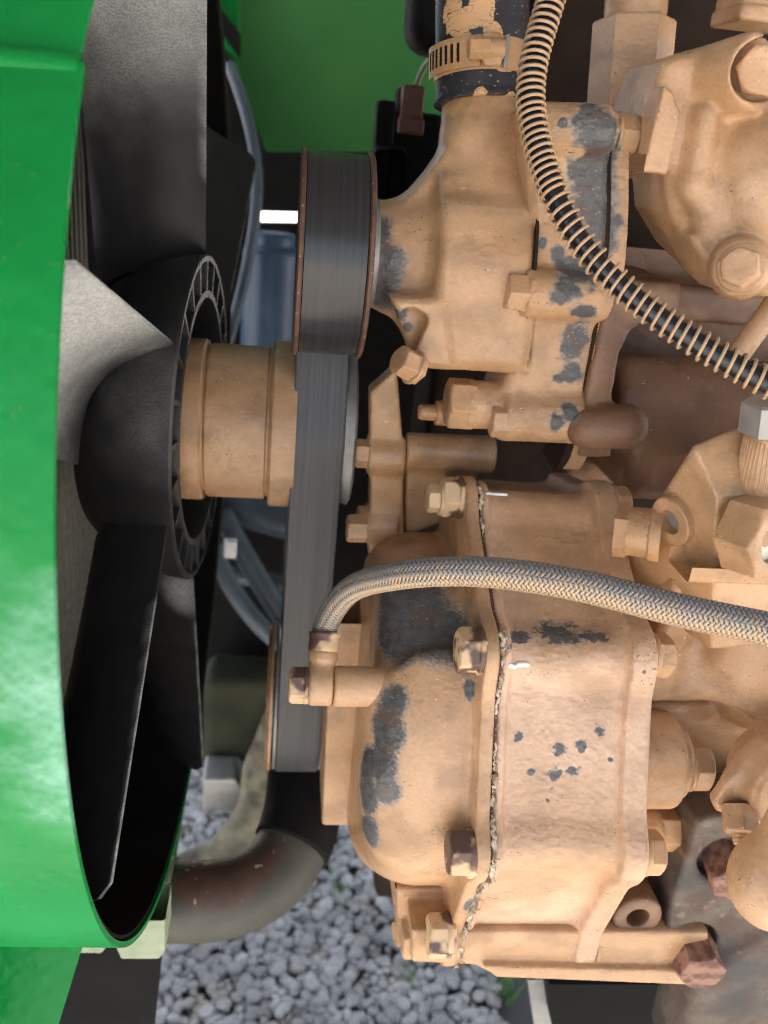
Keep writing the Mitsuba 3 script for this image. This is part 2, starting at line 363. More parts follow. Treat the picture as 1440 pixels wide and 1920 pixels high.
def soil_fn(p, n, uv):
    pale_bounce = mix(C3(0.40, 0.40, 0.40), C3(0.49, 0.49, 0.485), f3(p, 40, 3))  # pale tone raised where unseen, to bounce light onto the engine
    return mix(pale_bounce, C3(0.05, 0.048, 0.045), smoothstep(0.45, 0.75, p.y + 0.1 * n3(p, 6)) * smoothstep(2.9, 2.4, p.y))   # ground coloured darker under the gravel bed
bsdf('soil', proc(soil_fn), 0.95)
scene['grass_blade'] = {'type': 'twosided', 'bsdf': {'type': 'principled', 'base_color': {'type': 'rgb', 'value': [0.07, 0.17, 0.03]}, 'roughness': 0.5}}
def dirt_hose(p, n, uv): return mix(C3(0.05, 0.045, 0.03), C3(0.20, 0.175, 0.115), smoothstep(0.3, 0.7, f3(p, 45, 4)))
bsdf('dirty_hose', proc(dirt_hose), 0.75)
def pipe_fn(p, n, uv):
    c = mix(C3(0.030, 0.028, 0.022), C3(0.082, 0.078, 0.058), f3(p, 30, 3, 6.0))
    k = uv.x + (f3(p, 70, 3) - 0.5) * 0.5
    r = mix(C3(0.050, 0.026, 0.019), C3(0.105, 0.052, 0.033), f3(p, 120, 3))
    r = mix(r, C3(0.34, 0.27, 0.19), smoothstep(0.84, 0.90, n3(p, 260, 4.0)))
    return mix(c, r, smoothstep(0.0, 0.35, k))
RUSTED = []
WEAR['rusty_pipe'] = RUSTED
bsdf('rusty_pipe', proc(pipe_fn), 0.55)
bsdf('blue_plastic', proc(lambda p, n, uv: mix(C3(0.035, 0.07, 0.14), C3(0.075, 0.12, 0.19), f3(p, 30, 3))), 0.4)
bsdf('blue_grey', proc(lambda p, n, uv: mix(C3(0.04, 0.06, 0.085), C3(0.12, 0.15, 0.18), f3(p, 30, 3))), 0.45)
bsdf('white_plastic', (0.80, 0.80, 0.80), 0.35)
bsdf('fin_metal', proc(lambda p, n, uv: mix(C3(0.07, 0.066, 0.05), C3(0.16, 0.15, 0.115), f3(p, 200, 3))), 0.55)
def seal_fn(p, n, uv): return mix(C3(0.20, 0.145, 0.095), C3(0.52, 0.44, 0.33), smoothstep(0.40, 0.62, f3(p, 130, 3)))
bsdf('sealant', proc(seal_fn), 0.7)
bsdf('zinc', proc(lambda p, n, uv: mix(C3(0.42, 0.45, 0.50), C3(0.62, 0.56, 0.46), smoothstep(0.4, 0.6, f3(p, 240, 3)))), 0.4, metallic=0.3)
bsdf('shade_gasket_black', proc(lambda p, n, uv: mix(C3(0.013, 0.009, 0.007), C3(0.036, 0.022, 0.015), f3(p, 40, 3))), 0.85, specular=0.15)  # black stands in for shade deep behind the castings; also colours gaskets
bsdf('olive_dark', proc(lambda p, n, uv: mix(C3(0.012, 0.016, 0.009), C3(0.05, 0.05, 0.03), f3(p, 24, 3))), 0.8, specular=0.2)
bsdf('pulley_band', proc(lambda p, n, uv: mix(C3(0.010, 0.010, 0.011), C3(0.032, 0.031, 0.032), 0.4 * fbm(p.x * 2600, 1.0, 2.0, 2) + 0.6 * fbm(p.x * 500, p.z * 6, p.y * 6, 2))), 0.27)
bsdf('bounce_grey', proc(lambda p, n, uv: mix(C3(0.15, 0.15, 0.155), C3(0.20, 0.20, 0.205), f3(p, 9, 2))), 0.8)  # pale roof underside, added to bounce light onto upper faces
bsdf('red_brown', proc(lambda p, n, uv: mix(C3(0.10, 0.035, 0.02), C3(0.16, 0.06, 0.035), f3(p, 60, 2))), 0.6)
# ------------------------------------------------------------------ the setting: ground, gravel
rng = np.random.default_rng(7)
def on_ground(px, py, z=0.0):
    q = P(px, py, 1.0) - CAM; return CAM + q * ((z - CAM[2]) / q[2])
gx, gy = np.linspace(-30, 30, 3), np.linspace(-30, 30, 3)
add('ground', (np.array([[-40, -40, 0], [40, -40, 0], [40, 40, 0], [-40, 40, 0.0]]), np.array([[0, 1, 2], [0, 2, 3]])), 'soil')
tag('ground', 'ground, dark under the loose gravel and pale grey in front to bounce light', kind='structure')
_ico = trimesh.creation.icosphere(subdivisions=1); _iv, _if = np.array(_ico.vertices), np.array(_ico.faces)
_stones = []
def stones(n, x0, x1, y0, y1, s0, s1):
    for _ in range(n):
        s = s0 + (s1 - s0) * rng.random() ** 1.7
        sc = s * np.array([1, 0.65 + 0.3 * rng.random(), 0.5 + 0.25 * rng.random()]) * 0.5
        q_ = rng.normal(0, 1, (4, 3)); v = _iv * (1 + 0.07 * np.sin(_iv @ q_.T * 2.2 + rng.random(4) * 6).sum(1, keepdims=True))
        M = rot(Z, rng.random() * 360) @ rot(X, 25 * rng.standard_normal())
        v = (v * sc) @ M.T + [x0 + (x1 - x0) * rng.random(), y0 + (y1 - y0) * rng.random(), 0.003 + 0.014 * rng.random() ** 1.5]
        _stones.append((v, _if))
stones(9800, -0.60, 0.34, 0.72, 1.45, 0.009, 0.026)
stones(1300, -0.75, 0.1, 1.4, 2.2, 0.016, 0.034)
add('gravel', cat(*_stones), 'gravel_stone', True)
tag('gravel', 'loose grey rounded gravel under and behind the engine', kind='stuff')
def grass(key, px, py, n, h, spread, label):
    c = on_ground(px, py); ms = []
    for _ in range(n):
        o = c + np.array([rng.normal() * spread, rng.normal() * spread, 0.003]); a = rng.random() * 6.28; L = h * (0.6 + 0.6 * rng.random())
        d = np.array([math.cos(a), math.sin(a), 0]); w = np.cross(d, Z) * 0.0022
        t = np.linspace(0, 1, 5)
        mid = o + t[:, None] * Z * L + (t[:, None] ** 2) * d * L * (0.3 + 0.5 * rng.random())
        ww = (1 - t[:, None] * 0.95) * w
        v = np.vstack([mid - ww, mid + ww]); i = np.arange(4)
        ms.append((v, np.vstack([np.stack([i, i + 1, i + 6], 1), np.stack([i, i + 6, i + 5], 1)])))
    k = add(key, cat(*ms), 'grass_blade'); tag(k, label, 'grass')
grass('grass_tuft', 938, 1862, 16, 0.07, 0.013, 'green grass tuft growing in the gravel beside the leaning grey strut')
grass('grass_tuft', 420, 1512, 40, 0.05, 0.025, 'green grass patch on the gravel seen inside the bend of the muddy hose')
grass('grass_tuft', 630, 1700, 5, 0.05, 0.008, 'thin grass blades in the gravel to the right of the rusty elbow pipe')
grass('grass_tuft', 770, 1860, 5, 0.045, 0.010, 'sparse grass blades in the gravel below the pan rail left end')

# ------------------------------------------------------------------ engine hood: far side panel, and an unseen roof that blocks sky light
pA = P(440, 0, 1.02)
yF = pA[1]
far_y = yF
hood_z0 = P(560, 300, 1.05)[2]
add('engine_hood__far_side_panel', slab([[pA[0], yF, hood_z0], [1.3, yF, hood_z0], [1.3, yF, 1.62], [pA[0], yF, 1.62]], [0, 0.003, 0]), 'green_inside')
add('engine_hood__unseen_roof', slab([[-1.2, -0.48, 1.44], [1.8, -0.48, 1.44], [1.8, yF, 1.62], [-1.2, yF, 1.62]], [0, 0, 0.003]), 'bounce_grey')  # unseen roof sized to block sky light, underside pale to bounce it
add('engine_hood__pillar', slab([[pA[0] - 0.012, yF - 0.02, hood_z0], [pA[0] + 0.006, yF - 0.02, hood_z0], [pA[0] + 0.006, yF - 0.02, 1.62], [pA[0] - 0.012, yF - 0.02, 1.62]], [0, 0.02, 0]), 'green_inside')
q = [P(340, -60, 0.99), P(446, -60, 0.99), P(446, 110, 0.99), P(340, 20, 0.99)]
add('engine_hood__front_corner_panel', slab(q, [0, 0.003, 0]), 'green_paint')
q = [P(366, -8, 0.97), P(372, -40, 0.97), P(450, 62, 0.97), P(450, 112, 0.97)]
add('engine_hood__brace', slab(q, [0, 0.015, 0]), 'near_black')
tag('engine_hood', 'green sheet metal hood panel closing the far side behind the engine', 'hood')

# ------------------------------------------------------------------ engine mass behind the castings
c_ = P(1200, 800, 0.66); cy_ = c_[1]
cl_, cb_, ct_ = Q(800, 800, cy_)[0], Q(1100, 1690, cy_)[2], Q(1100, 250, cy_)[2]
def f_crank(p):
    a = f_box(p, [(cl_ + 0.42) / 2, cy_ + 0.045, (cb_ + ct_) / 2], ((0.42 - cl_) / 2, 0.042, (ct_ - cb_) / 2), 0.006)
    hl = Q(1010, 100, cy_)[0]
    b = f_box(p, [(hl + 0.42) / 2, cy_ + 0.045, ct_ + 0.05], ((0.42 - hl) / 2, 0.042, 0.09), 0.004)
    return U(0.004, a, b)
add('engine_block__crankcase', solid((cl_, cy_ - 0.02, cb_), (0.42, cy_ + 0.09, ct_ + 0.145), 0.004, f_crank, 0.001, 90, 12), 'shade_gasket_black', True)
# ------------------------------------------------------------------ cooling fan, shroud, radiator
FAN = CAM + C2W @ np.array([(400 - 720) / FPX * 0.55, 0.55, (960 - 788) / FPX * 0.55])
fy, fz = FAN[1], FAN[2]
TILT = math.radians(22.0)
def ring(th_cam, r, x, y0=None, z0=None):
    """point at an angle (0 = towards the camera, 90 = up) round a crank-wise axis"""
    y0, z0 = (fy, fz) if y0 is None else (y0, z0)
    t = np.radians(th_cam) + TILT
    return np.stack(np.broadcast_arrays(x, y0 - r * np.cos(t), z0 + r * np.sin(t)), -1)
xh = P(323, 790, 0.452)[0]                        # right face of the hub
RH = 0.099
def yawed(mesh, deg=-4.5, about=None):
    """the fan stands a few degrees out of line with the crank"""
    o = np.array([xh, fy - 0.092, fz]) if about is None else about
    return (np.asarray(mesh[0]) - o) @ rot(Z, deg).T + o, mesh[1]
prof = [(-0.060, 0.0), (-0.060, 0.066), (-0.0585, 0.071), (-0.050, 0.080), (-0.030, 0.092), (-0.012, 0.0975), (-0.001, RH), (0, RH - 0.001), (0, RH - 0.004), (-0.010, RH - 0.005),
        (-0.010, 0.079), (0, 0.078), (0, 0.074), (-0.006, 0.0725), (-0.030, 0.071), (-0.030, 0.0)]
add('cooling_fan__hub', yawed(lathe([xh, fy, fz], X, prof, 96)), 'black_plastic', 35)
ribs = []
for k in range(24):
    a = k * 15.0
    p = np.array([ring(a - 0.9, 0.078, xh - 0.010), ring(a + 0.9, 0.078, xh - 0.010), ring(a + 0.9, RH - 0.003, xh - 0.010), ring(a - 0.9, RH - 0.003, xh - 0.010)])
    add('cooling_fan__hub_rib', yawed(slab(p, [0.0098, 0, 0])), 'black_plastic')
def blade(th):
    nu, nv = 26, 16
    u, v = np.meshgrid(np.linspace(0, 1, nu), np.linspace(0, 1, nv), indexing='ij')   # u: root to tip, v: right edge to left edge
    A0, A1 = ring(th, 0.092, xh - 0.003), ring(th - 14.5, 0.280, xh + 0.001)
    B0, B1 = ring(th - 42, 0.092, xh - 0.050), ring(th - 25, 0.272, xh - 0.054)
    U3, V3 = u[..., None], v[..., None]
    U3 = U3 * (1 - 0.045 * np.clip(1 - (0.5 - np.abs(V3 - 0.5)) / 0.12, 0, 1) ** 2)       # rounded tip corners
    p = (A0 * (1 - U3) + A1 * U3) * (1 - V3) + (B0 * (1 - U3) + B1 * U3) * V3
    belly = np.sin(v * np.pi)[..., None] * (0.013 * (1 - u) + 0.006)[..., None]
    nn = np.cross(A1 - A0, B0 - A0); nn /= np.linalg.norm(nn)
    p = p - nn * belly * np.sign(nn @ X)
    n = np.cross(np.gradient(p, axis=0), np.gradient(p, axis=1)); n /= np.linalg.norm(n, axis=-1, keepdims=True)
    th_ = (0.0016 * (1 - 0.45 * np.abs(2 * v - 1) ** 4))[..., None]
    A, B = (p + n * th_).reshape(-1, 3), (p - n * th_).reshape(-1, 3)
    i, j = np.meshgrid(np.arange(nu - 1), np.arange(nv - 1), indexing='ij')
    q = np.stack([i * nv + j, i * nv + j + 1, (i + 1) * nv + j + 1, (i + 1) * nv + j], -1).reshape(-1, 4)
    f = np.vstack([q[:, [0, 1, 2]], q[:, [0, 2, 3]]]); N = nu * nv
    edge = np.concatenate([np.arange(nv), np.arange(1, nu) * nv + nv - 1, (nu - 1) * nv + np.arange(nv - 2, -1, -1), np.arange(nu - 2, 0, -1) * nv])
    e2 = np.roll(edge, -1)
    side = np.vstack([np.stack([edge, edge + N, e2 + N], 1), np.stack([edge, e2 + N, e2], 1)])
    m = trimesh.Trimesh(np.vstack([A, B]), np.vstack([f, f[:, ::-1] + N, side]), process=False); trimesh.repair.fix_normals(m)
    return yawed((np.array(m.vertices), np.array(m.faces)))
BLADES = (19, 80, 140, -40, -100, -160)
for th in BLADES:
    add('cooling_fan__blade', blade(th), 'black_plastic', 30)
DUST.append((ring(-4, 0.22, xh - 0.03), (0.15, 0.15, 0.15)))
DUST.append((ring(66, 0.31, xh - 0.03), (0.16, 0.16, 0.16)))
for th in BLADES[:5]:
    for t in np.linspace(0.25, 0.95, 30):
        DUST.append((yawed((ring(th, 0.092, xh - 0.003)[None] * (1 - t) + ring(th - 14.5, 0.280, xh + 0.001)[None] * t, None))[0][0] + [0.0026, 0, 0], (0.0045, 0.0045, 0.0045)))
DUST.append((ring(-98, 0.12, xh - 0.01), (0.03, 0.03, 0.03)))
tag('cooling_fan', 'black plastic radiator fan with dusty blades and pocketed hub ring', 'fan')

# shroud: a round barrel with a bend at the top of its near wall
RS = 0.292
xe = P(100, 980, 0.26)[0]
th = np.linspace(0, 360, 181)
prof2 = ring(th, RS, 0.0)[:, 1:]
def shroud_sheet(ths, x0, x1, r0, nx=40, seed=1):
    v = []
    xs = np.linspace(x0, x1, nx)
    for x in xs: v.append(ring(ths, r0, x))
    v = np.array(v); i, j = np.meshgrid(np.arange(nx - 1), np.arange(len(ths) - 1), indexing='ij'); m = len(ths)
    q = np.stack([i * m + j, i * m + j + 1, (i + 1) * m + j + 1, (i + 1) * m + j], -1).reshape(-1, 4)
    return v.reshape(-1, 3), np.vstack([q[:, [0, 1, 2]], q[:, [0, 2, 3]]])
def thick(profile, x0, x1, t):
    """closed strip: an open profile in (y, z) with thickness t, extruded along x"""
    p = np.asarray(profile); d = np.gradient(p, axis=0); d /= np.linalg.norm(d, axis=1, keepdims=True)
    nrm = np.stack([d[:, 1], -d[:, 0]], 1); loop = np.vstack([p + nrm * t / 2, (p - nrm * t / 2)[::-1]]); n = len(loop)
    v = np.vstack([np.c_[np.full(n, x0), loop], np.c_[np.full(n, x1), loop]]); j = np.arange(n); k = (j + 1) % n
    f = [np.stack([j, k, k + n], 1), np.stack([j, k + n, j + n], 1)]
    i = np.arange(len(p) - 1)
    for o in (0, n): f += [np.stack([i, i + 1, n - 2 - i], 1) + o, np.stack([i, n - 2 - i, n - 1 - i], 1) + o]
    m = trimesh.Trimesh(v, np.vstack(f), process=False); trimesh.repair.fix_normals(m); return np.array(m.vertices), np.array(m.faces)
# crease where the near wall turns flat
ang = math.atan((960 - 120) / FPX)
tt = np.linspace(-10, 90, 2001); pr = ring(tt, RS, xe); cx, cy, cd = cam(pr)
thc = tt[np.argmin(np.abs(cy - 122) + 1e3 * (tt > 80))]
low = ring(np.linspace(-300, thc, 170), RS, 0.0)[:, 1:]
pc = low[-1]; inw = _n(FAN[1:] - pc)
flat_dir = _n([0.50, 0.87])
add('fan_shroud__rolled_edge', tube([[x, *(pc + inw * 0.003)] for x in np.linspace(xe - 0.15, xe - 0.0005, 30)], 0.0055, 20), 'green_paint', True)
tpv, tpf = thick(np.array([pc + inw * 0.008 + flat_dir * t for t in np.linspace(0.0, 0.30, 20)]), xe - 0.15, xe - 0.003, 0.0028)
tpv[:, 0] += np.where(tpv[:, 0] > xe - 0.05, np.maximum(tpv[:, 2] - pc[1], 0) * 0.16, 0)      # its free edge leans outwards
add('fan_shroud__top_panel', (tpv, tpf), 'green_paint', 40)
mesh = thick(low, xe - 0.15, xe, 0.0028)
so = np.array([xe, ring(0, RS, 0.0)[1], fz])
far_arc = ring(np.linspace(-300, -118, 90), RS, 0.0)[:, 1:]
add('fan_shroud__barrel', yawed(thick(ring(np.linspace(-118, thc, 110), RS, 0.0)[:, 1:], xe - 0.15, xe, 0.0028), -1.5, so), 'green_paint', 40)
add('fan_shroud__far_side', yawed(thick(far_arc, xe - 0.15, xe, 0.0028), -1.5, so), 'olive_dark', 40)  # far half of the green barrel, coloured dark olive as painted shade
ringo = [ring(np.linspace(0, 360, 121), r, xe - 0.085) for r in (RS + 0.002, RS + 0.055)]
v = np.vstack([ringo[0], ringo[1], ringo[0] - [0.003, 0, 0], ringo[1] - [0.003, 0, 0]]); i = np.arange(120); n = 121
f = np.vstack([np.stack([i, i + 1, n + i + 1], 1), np.stack([i, n + i + 1, n + i], 1), np.stack([2 * n + i, 3 * n + i + 1, 2 * n + i + 1], 1), np.stack([2 * n + i, 3 * n + i, 3 * n + i + 1], 1)])
add('fan_shroud__inner_shade', yawed(thick(ring(np.linspace(-300, thc - 6, 120), RS - 0.0032, 0.0)[:, 1:], xe - 0.148, xe - 0.0015, 0.0016), -1.5, so), 'near_black', 40)  # near-black inner skin added to stand in for deep shade in the barrel
tag('fan_shroud', 'glossy bright green round fan shroud with chalky paint and pale sheen painted in', 'shroud')
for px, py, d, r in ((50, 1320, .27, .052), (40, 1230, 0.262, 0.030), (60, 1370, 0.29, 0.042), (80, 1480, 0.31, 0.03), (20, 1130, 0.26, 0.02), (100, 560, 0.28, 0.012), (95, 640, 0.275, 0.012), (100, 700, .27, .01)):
    SCUFF_SHEEN.append((P(px, py, d), (r, r, r)))

# radiator core behind the fan: standing fin folds
xr = xh - 0.098
for k in range(20):
    y = fy - 0.10 + k * 0.0145
    add('radiator__fin_row', lathe([xr - 0.0022, y, fz - 0.30], Z, [(0, 0), (0, 0.0040), (0.60, 0.0040), (0.60, 0)], 10), 'fin_metal', 40)
add('radiator__core', slab([[xr - 0.006, fy - 0.27, fz - 0.30], [xr - 0.006, fy + 0.3, fz - 0.30], [xr - 0.006, fy + 0.3, fz + 0.30], [xr - 0.006, fy - 0.27, fz + 0.30]], [-0.05, 0, 0]), 'near_black')
tag('radiator', 'dark radiator core with upright fin rows behind the fan', 'radiator')

# fan drive: tan spacer with collars, pulley behind the belt
xs = [P(px, 790, 0.505)[0] for px in (318, 376, 382, 498, 506, 556)]
R0 = 0.0475
prof = [(xs[0] - 0.008, 0), (xs[0] - 0.008, R0 + 0.002), (xs[1] - 0.0015, R0 + 0.002), (xs[1], R0 + 0.0008), (xs[1], R0 - 0.0035), (xs[2] - 0.001, R0 - 0.0035), (xs[2], R0 - 0.001), (xs[2] + 0.0015, R0 - 0.0003),
        (xs[3] - 0.001, R0 - 0.0003), (xs[3], R0), (xs[3] + 0.0006, R0 - 0.002), (xs[4] - 0.0005, R0 - 0.002), (xs[4], R0 + 0.003), (xs[4] + 0.0015, R0 + 0.004), (xs[5], R0 + 0.004), (xs[5], 0)]
o = np.array([0, fy, fz])
add('fan_spacer__barrel', lathe(o, X, prof, 128), 'tan_paint', 30)
tag('fan_spacer', 'tan stepped spacer drum between the fan hub and the belt', 'spacer')
# ------------------------------------------------------------------ belt and pulleys
def cyz(px, py, d):
    p = P(px, py, d); return p[1:]
xb0, xb1 = P(549, 800, 0.515)[0], P(646, 800, 0.515)[0]     # belt edges
xb = (xb0 + xb1) / 2
WP = cyz(622, 480, 0.455); RW = 0.0465
CR = cyz(560, 1305, 0.660); RC = 0.052
RF = 0.0445
def tangent_pts(c0, r0, s0, c1, r1, s1):
    """common tangent of two circles; s = +1/-1 the side of the direction c0 -> c1 on which each touches"""
    d = c1 - c0; L = np.linalg.norm(d); u = d / L; nrm = np.array([-u[1], u[0]])
    k = (r0 * s0 - r1 * s1) / L
    m = k * u + math.sqrt(max(1 - k * k, 0)) * nrm
    return c0 + m * r0 * s0, c1 + m * r1 * s1
def arc_to(c, p, q, ccw, n=40):
    a0, a1 = math.atan2(*(p - c)[::-1]), math.atan2(*(q - c)[::-1])
    if ccw and a1 < a0: a1 += 2 * math.pi
    if not ccw and a1 > a0: a1 -= 2 * math.pi
    t = np.linspace(a0, a1, n); r = np.linalg.norm(p - c)
    return c + r * np.stack([np.cos(t), np.sin(t)], 1)
BT = 0.0045
FC = np.array([fy, fz])
# crank pulley (near side) up to fan pulley (near side), across to the rear of the water pump pulley, round its top and front
a0, a1 = tangent_pts(CR, RC, 1, FC, RF, 1)
if a0[0] > CR[0]: a0, a1 = tangent_pts(CR, RC, -1, FC, RF, -1)
b0, b1 = tangent_pts(FC, RF, 1, WP, RW, -1)
c0_, c1_ = tangent_pts(FC, RF, -1, WP, RW, 1)
if b1[0] < c1_[0]: b0, b1 = c0_, c1_
bot = WP + RW * np.array([0.35, -0.94])
far = FC + np.array([0.16, 0.03])
e0 = CR + RC * np.array([0.9, -0.43])
near_c = arc_to(CR, e0, a0, False)
wrapW = arc_to(WP, b1, bot, True, 70)
if np.cross(np.r_[b1 - WP, 0], np.r_[bot - WP, 0])[2] > 0: pass
path = np.vstack([near_c, [a0 * (1 - t) + a1 * t for t in np.linspace(0.02, 0.98, 20)], arc_to(FC, a1, b0, False, 14), wrapW, [far]])
belt_path = np.vstack([path, path[:1]])
def resample(p, h):
    L = np.concatenate([[0], np.cumsum(np.linalg.norm(np.diff(p, axis=0), axis=1))]); t = np.arange(0, L[-1], h)
    return np.stack([np.interp(t, L, p[:, k]) for k in range(2)], 1)
bp = resample(belt_path, 0.0025)
d = np.roll(bp, -1, 0) - np.roll(bp, 1, 0); d /= np.linalg.norm(d, axis=1, keepdims=True); nrm = np.stack([-d[:, 1], d[:, 0]], 1)
w2 = (xb1 - xb0) / 2
sec = [(-w2, -BT / 2), (-w2, BT / 2 - 0.0006), (-w2 + 0.0006, BT / 2)]
for g in range(1, 8):                              # fine wear grooves on the back
    x = -w2 + 2 * w2 * g / 8; sec += [(x - 0.0006, BT / 2), (x, BT / 2 - 0.00012), (x + 0.0006, BT / 2)]
sec += [(w2 - 0.0006, BT / 2), (w2, BT / 2 - 0.0006), (w2, -BT / 2)]
sec = np.array(sec); m = len(sec); n = len(bp)
v = np.concatenate([np.c_[np.full(n, xb + s[0]), bp + nrm * s[1]][:, None] for s in sec], 1).reshape(-1, 3)
i, j = np.meshgrid(np.arange(n), np.arange(m), indexing='ij')
q = np.stack([i * m + j, i * m + (j + 1) % m, ((i + 1) % n) * m + (j + 1) % m, ((i + 1) % n) * m + j], -1).reshape(-1, 4)
mb = trimesh.Trimesh(v, np.vstack([q[:, [0, 1, 2]], q[:, [0, 2, 3]]]), process=False); trimesh.repair.fix_normals(mb)
add('drive_belt', (np.array(mb.vertices), np.array(mb.faces)), 'belt_rubber', 40)
tag('drive_belt', 'wide flat black rubber belt running down over the pulleys', 'belt')

def pulley(key, c, r, rim, parts, mat, rimmat, both=True):
    o = np.array([0, c[0], c[1]]); e = 0.0015; rr = r - BT / 2 - 0.0004
    add(f'{key}__drum', lathe(o, X, [(xb0 - e, 0), (xb0 - e, rr), (xb1 + e, rr), (xb1 + e, 0)], 128), mat, 30)
    for s, x in ((-1, xb0 - e), (1, xb1 + e)):
        add(f'{key}__rim', lathe(o, X, [(x - 0.0014, 0.0), (x - 0.0014, rim - 0.0009), (x - 0.0007, rim), (x + 0.0007, rim), (x + 0.0014, rim - 0.0009), (x + 0.0014, 0.0)], 128), rimmat, 30)
pulley('water_pump_pulley', WP, RW, RW + 0.0045, 0, 'dark_steel', 'rusty_steel')
add('water_pump_pulley__band', lathe([0, *WP], X, [(xb0 - 0.0004, RW - 0.004), (xb0 - 0.0004, RW + 0.0024), (xb0 + 0.0004, RW + 0.0031), (xb1 - 0.0004, RW + 0.0031), (xb1 + 0.0004, RW + 0.0024), (xb1 + 0.0004, RW - 0.004)], 160), 'pulley_band', 30)
tag('water_pump_pulley', 'black pulley with rust-edged rims in front of the green panel', 'pulley')
pulley('fan_pulley', FC, RF, RF + 0.002, 0, 'dark_steel', 'grey_metal')
add('fan_pulley__flange', lathe([0, fy, fz], X, [(xb1 + 0.002, 0), (xb1 + 0.002, RF + 0.003), (xb1 + 0.006, RF + 0.004), (xb1 + 0.0075, RF + 0.002), (xb1 + 0.0075, 0)], 128), 'grey_metal', 30)
tag('fan_pulley', 'worn grey pulley behind the belt beside the tan spacer', 'pulley')
pulley('crank_pulley', CR, RC, RC + 0.0005, 0, 'dark_steel', 'grey_metal')
add('crank_pulley__flange', lathe([0, *CR], X, [(xb0 - 0.0085, 0), (xb0 - 0.0085, RC - 0.002), (xb0 - 0.006, RC + 0.0015), (xb0 - 0.004, RC + 0.0015), (xb0 - 0.004, 0)], 128), 'tan_paint', 30)
tag('crank_pulley', 'lower pulley with tan and bare metal rim at the belt bottom', 'pulley')
# ------------------------------------------------------------------ gear housing (the big drum) and its front cover
GH = CAM + C2W @ np.array([(1080 - 720) / FPX * 0.41, 0.553, (960 - 1438) / FPX * 0.41 + 0.0035])
KR = 1.030
gy, gz = GH[1], GH[2]
BOLT_A = (60, 20, -20, -58)
def near_x(px, th, r):
    """world x on the drum surface (angle, radius) that appears at photograph column px"""
    xs = np.linspace(-0.2, 0.4, 1201); c = cam(ring(th, r, xs, gy, gz))[0]
    return float(np.interp(px, c, xs))
def nonagon(p, ap, rd=0.012, ph=0.0):
    """distance to a nine-sided prism section round the drum axis; corners at the bolt angles"""
    yy, zz = -(p[1] - gy), p[2] - gz
    best = None
    for k in range(9):
        t = math.radians(40 * k + ph) + TILT
        f = yy * math.cos(t) + zz * math.sin(t) - ap * KR
        best = f if best is None else smax(best, f, rd)
    return best
def lobes(p, angs, rb, r):
    d = None
    for a in angs:
        c = ring(a, rb * KR, 0.0, gy, gz)
        f = np.sqrt((p[1] - c[1]) ** 2 + (p[2] - c[2]) ** 2) - r
        d = f if d is None else np.minimum(d, f)
    return d
ALL_A = [20 + 40 * k for k in range(9)]
xL = near_x(932, 0, 0.136); xR = near_x(1222, 0, 0.139); xC = near_x(898, 0, 0.136); xF = xL - 0.0012
def slabx(p, a, b): return np.abs(p[0] - (a + b) / 2) - (b - a) / 2
def f_house(p):
    body = _rnd2(smin(nonagon(p, 0.1268, 0.008), lobes(p, ALL_A, 0.1262, 0.0122), 0.007), slabx(p, xL, xR), 0.002)
    fr = smin(nonagon(p, 0.1335, 0.012), lobes(p, ALL_A, 0.1325, 0.0135), 0.014)
    fl = _rnd2(fr, slabx(p, xR - 0.0125, xR), 0.0022)
    fl2 = _rnd2(smin(nonagon(p, 0.1300, 0.010), lobes(p, ALL_A, 0.1315, 0.0118), 0.010) , slabx(p, xL, xL + 0.0045), 0.0015)
    return U(0.007, np.minimum(smin(body, fl2, 0.003), 9), fl)
LO, HI = (xL, gy - 0.16, gz - 0.165), (xR, gy + 0.05, gz + 0.165)
mesh_house = solid(LO, HI, 0.0011, f_house, 0.00020, 520, 1)
add('gear_housing__body', mesh_house, 'tan_cast', True)
tag('gear_housing', 'large tan ribbed gear housing drum in the lower centre of the engine', 'housing')
for a in BOLT_A:
    add('gear_housing__bolt', bolt(ring(a, 0.1345 * KR, xR, gy, gz), X, 0.0180, 0.0080, 0.0108, 0.0022, spin=0.4 + a), 'tan_paint', 35)

# cover: thin flange + domed front
xD = near_x(712, 0, 0.115)
def f_cover(p):
    fl = _rnd2(smin(nonagon(p, 0.1320, 0.012), lobes(p, ALL_A, 0.1325, 0.0128), 0.012), slabx(p, xC, xF - 0.0006), 0.0012)
    yy, zz = -(p[1] - gy), p[2] - gz
    def side(deg):                                   # signed distance along a direction round the axis
        t = math.radians(deg) + TILT; return yy * math.cos(t) + zz * math.sin(t)
    big = smax(nonagon(p, 0.1215, 0.030, 0), side(-72) - 0.106, 0.016)
    lower = smax(big, side(112), 0.006)              # full-height lower bulge ends in a ledge
    small = smax(smax(nonagon(p, 0.1075, 0.030, 0), side(-72) - 0.106, 0.02), side(80) - 0.100, 0.02)
    sec = smin(lower, small, 0.007)
    dome = smax(sec, xD - p[0], 0.030)
    # raised shoulders on the front corner
    s1 = f_cap(p, ring(8, 0.093, xD + 0.010, gy, gz), ring(-6, 0.096, xD + 0.012, gy, gz), 0.018, 0.016)
    s2 = f_cap(p, ring(-14, 0.100, xD + 0.010, gy, gz), ring(-26, 0.101, xD + 0.012, gy, gz), 0.016)
    dome = U(0.012, dome, s1, s2)
    dome = np.maximum(dome, p[0] - xC - 0.002)
    return U(0.0045, fl, dome)
mesh_cover = solid((xD - 0.012, gy - 0.155, gz - 0.165), (xF, gy + 0.03, gz + 0.165), 0.0013, f_cover, 0.00010, 250, 2)
add('gear_cover__body', mesh_cover, 'tan_paint', True)
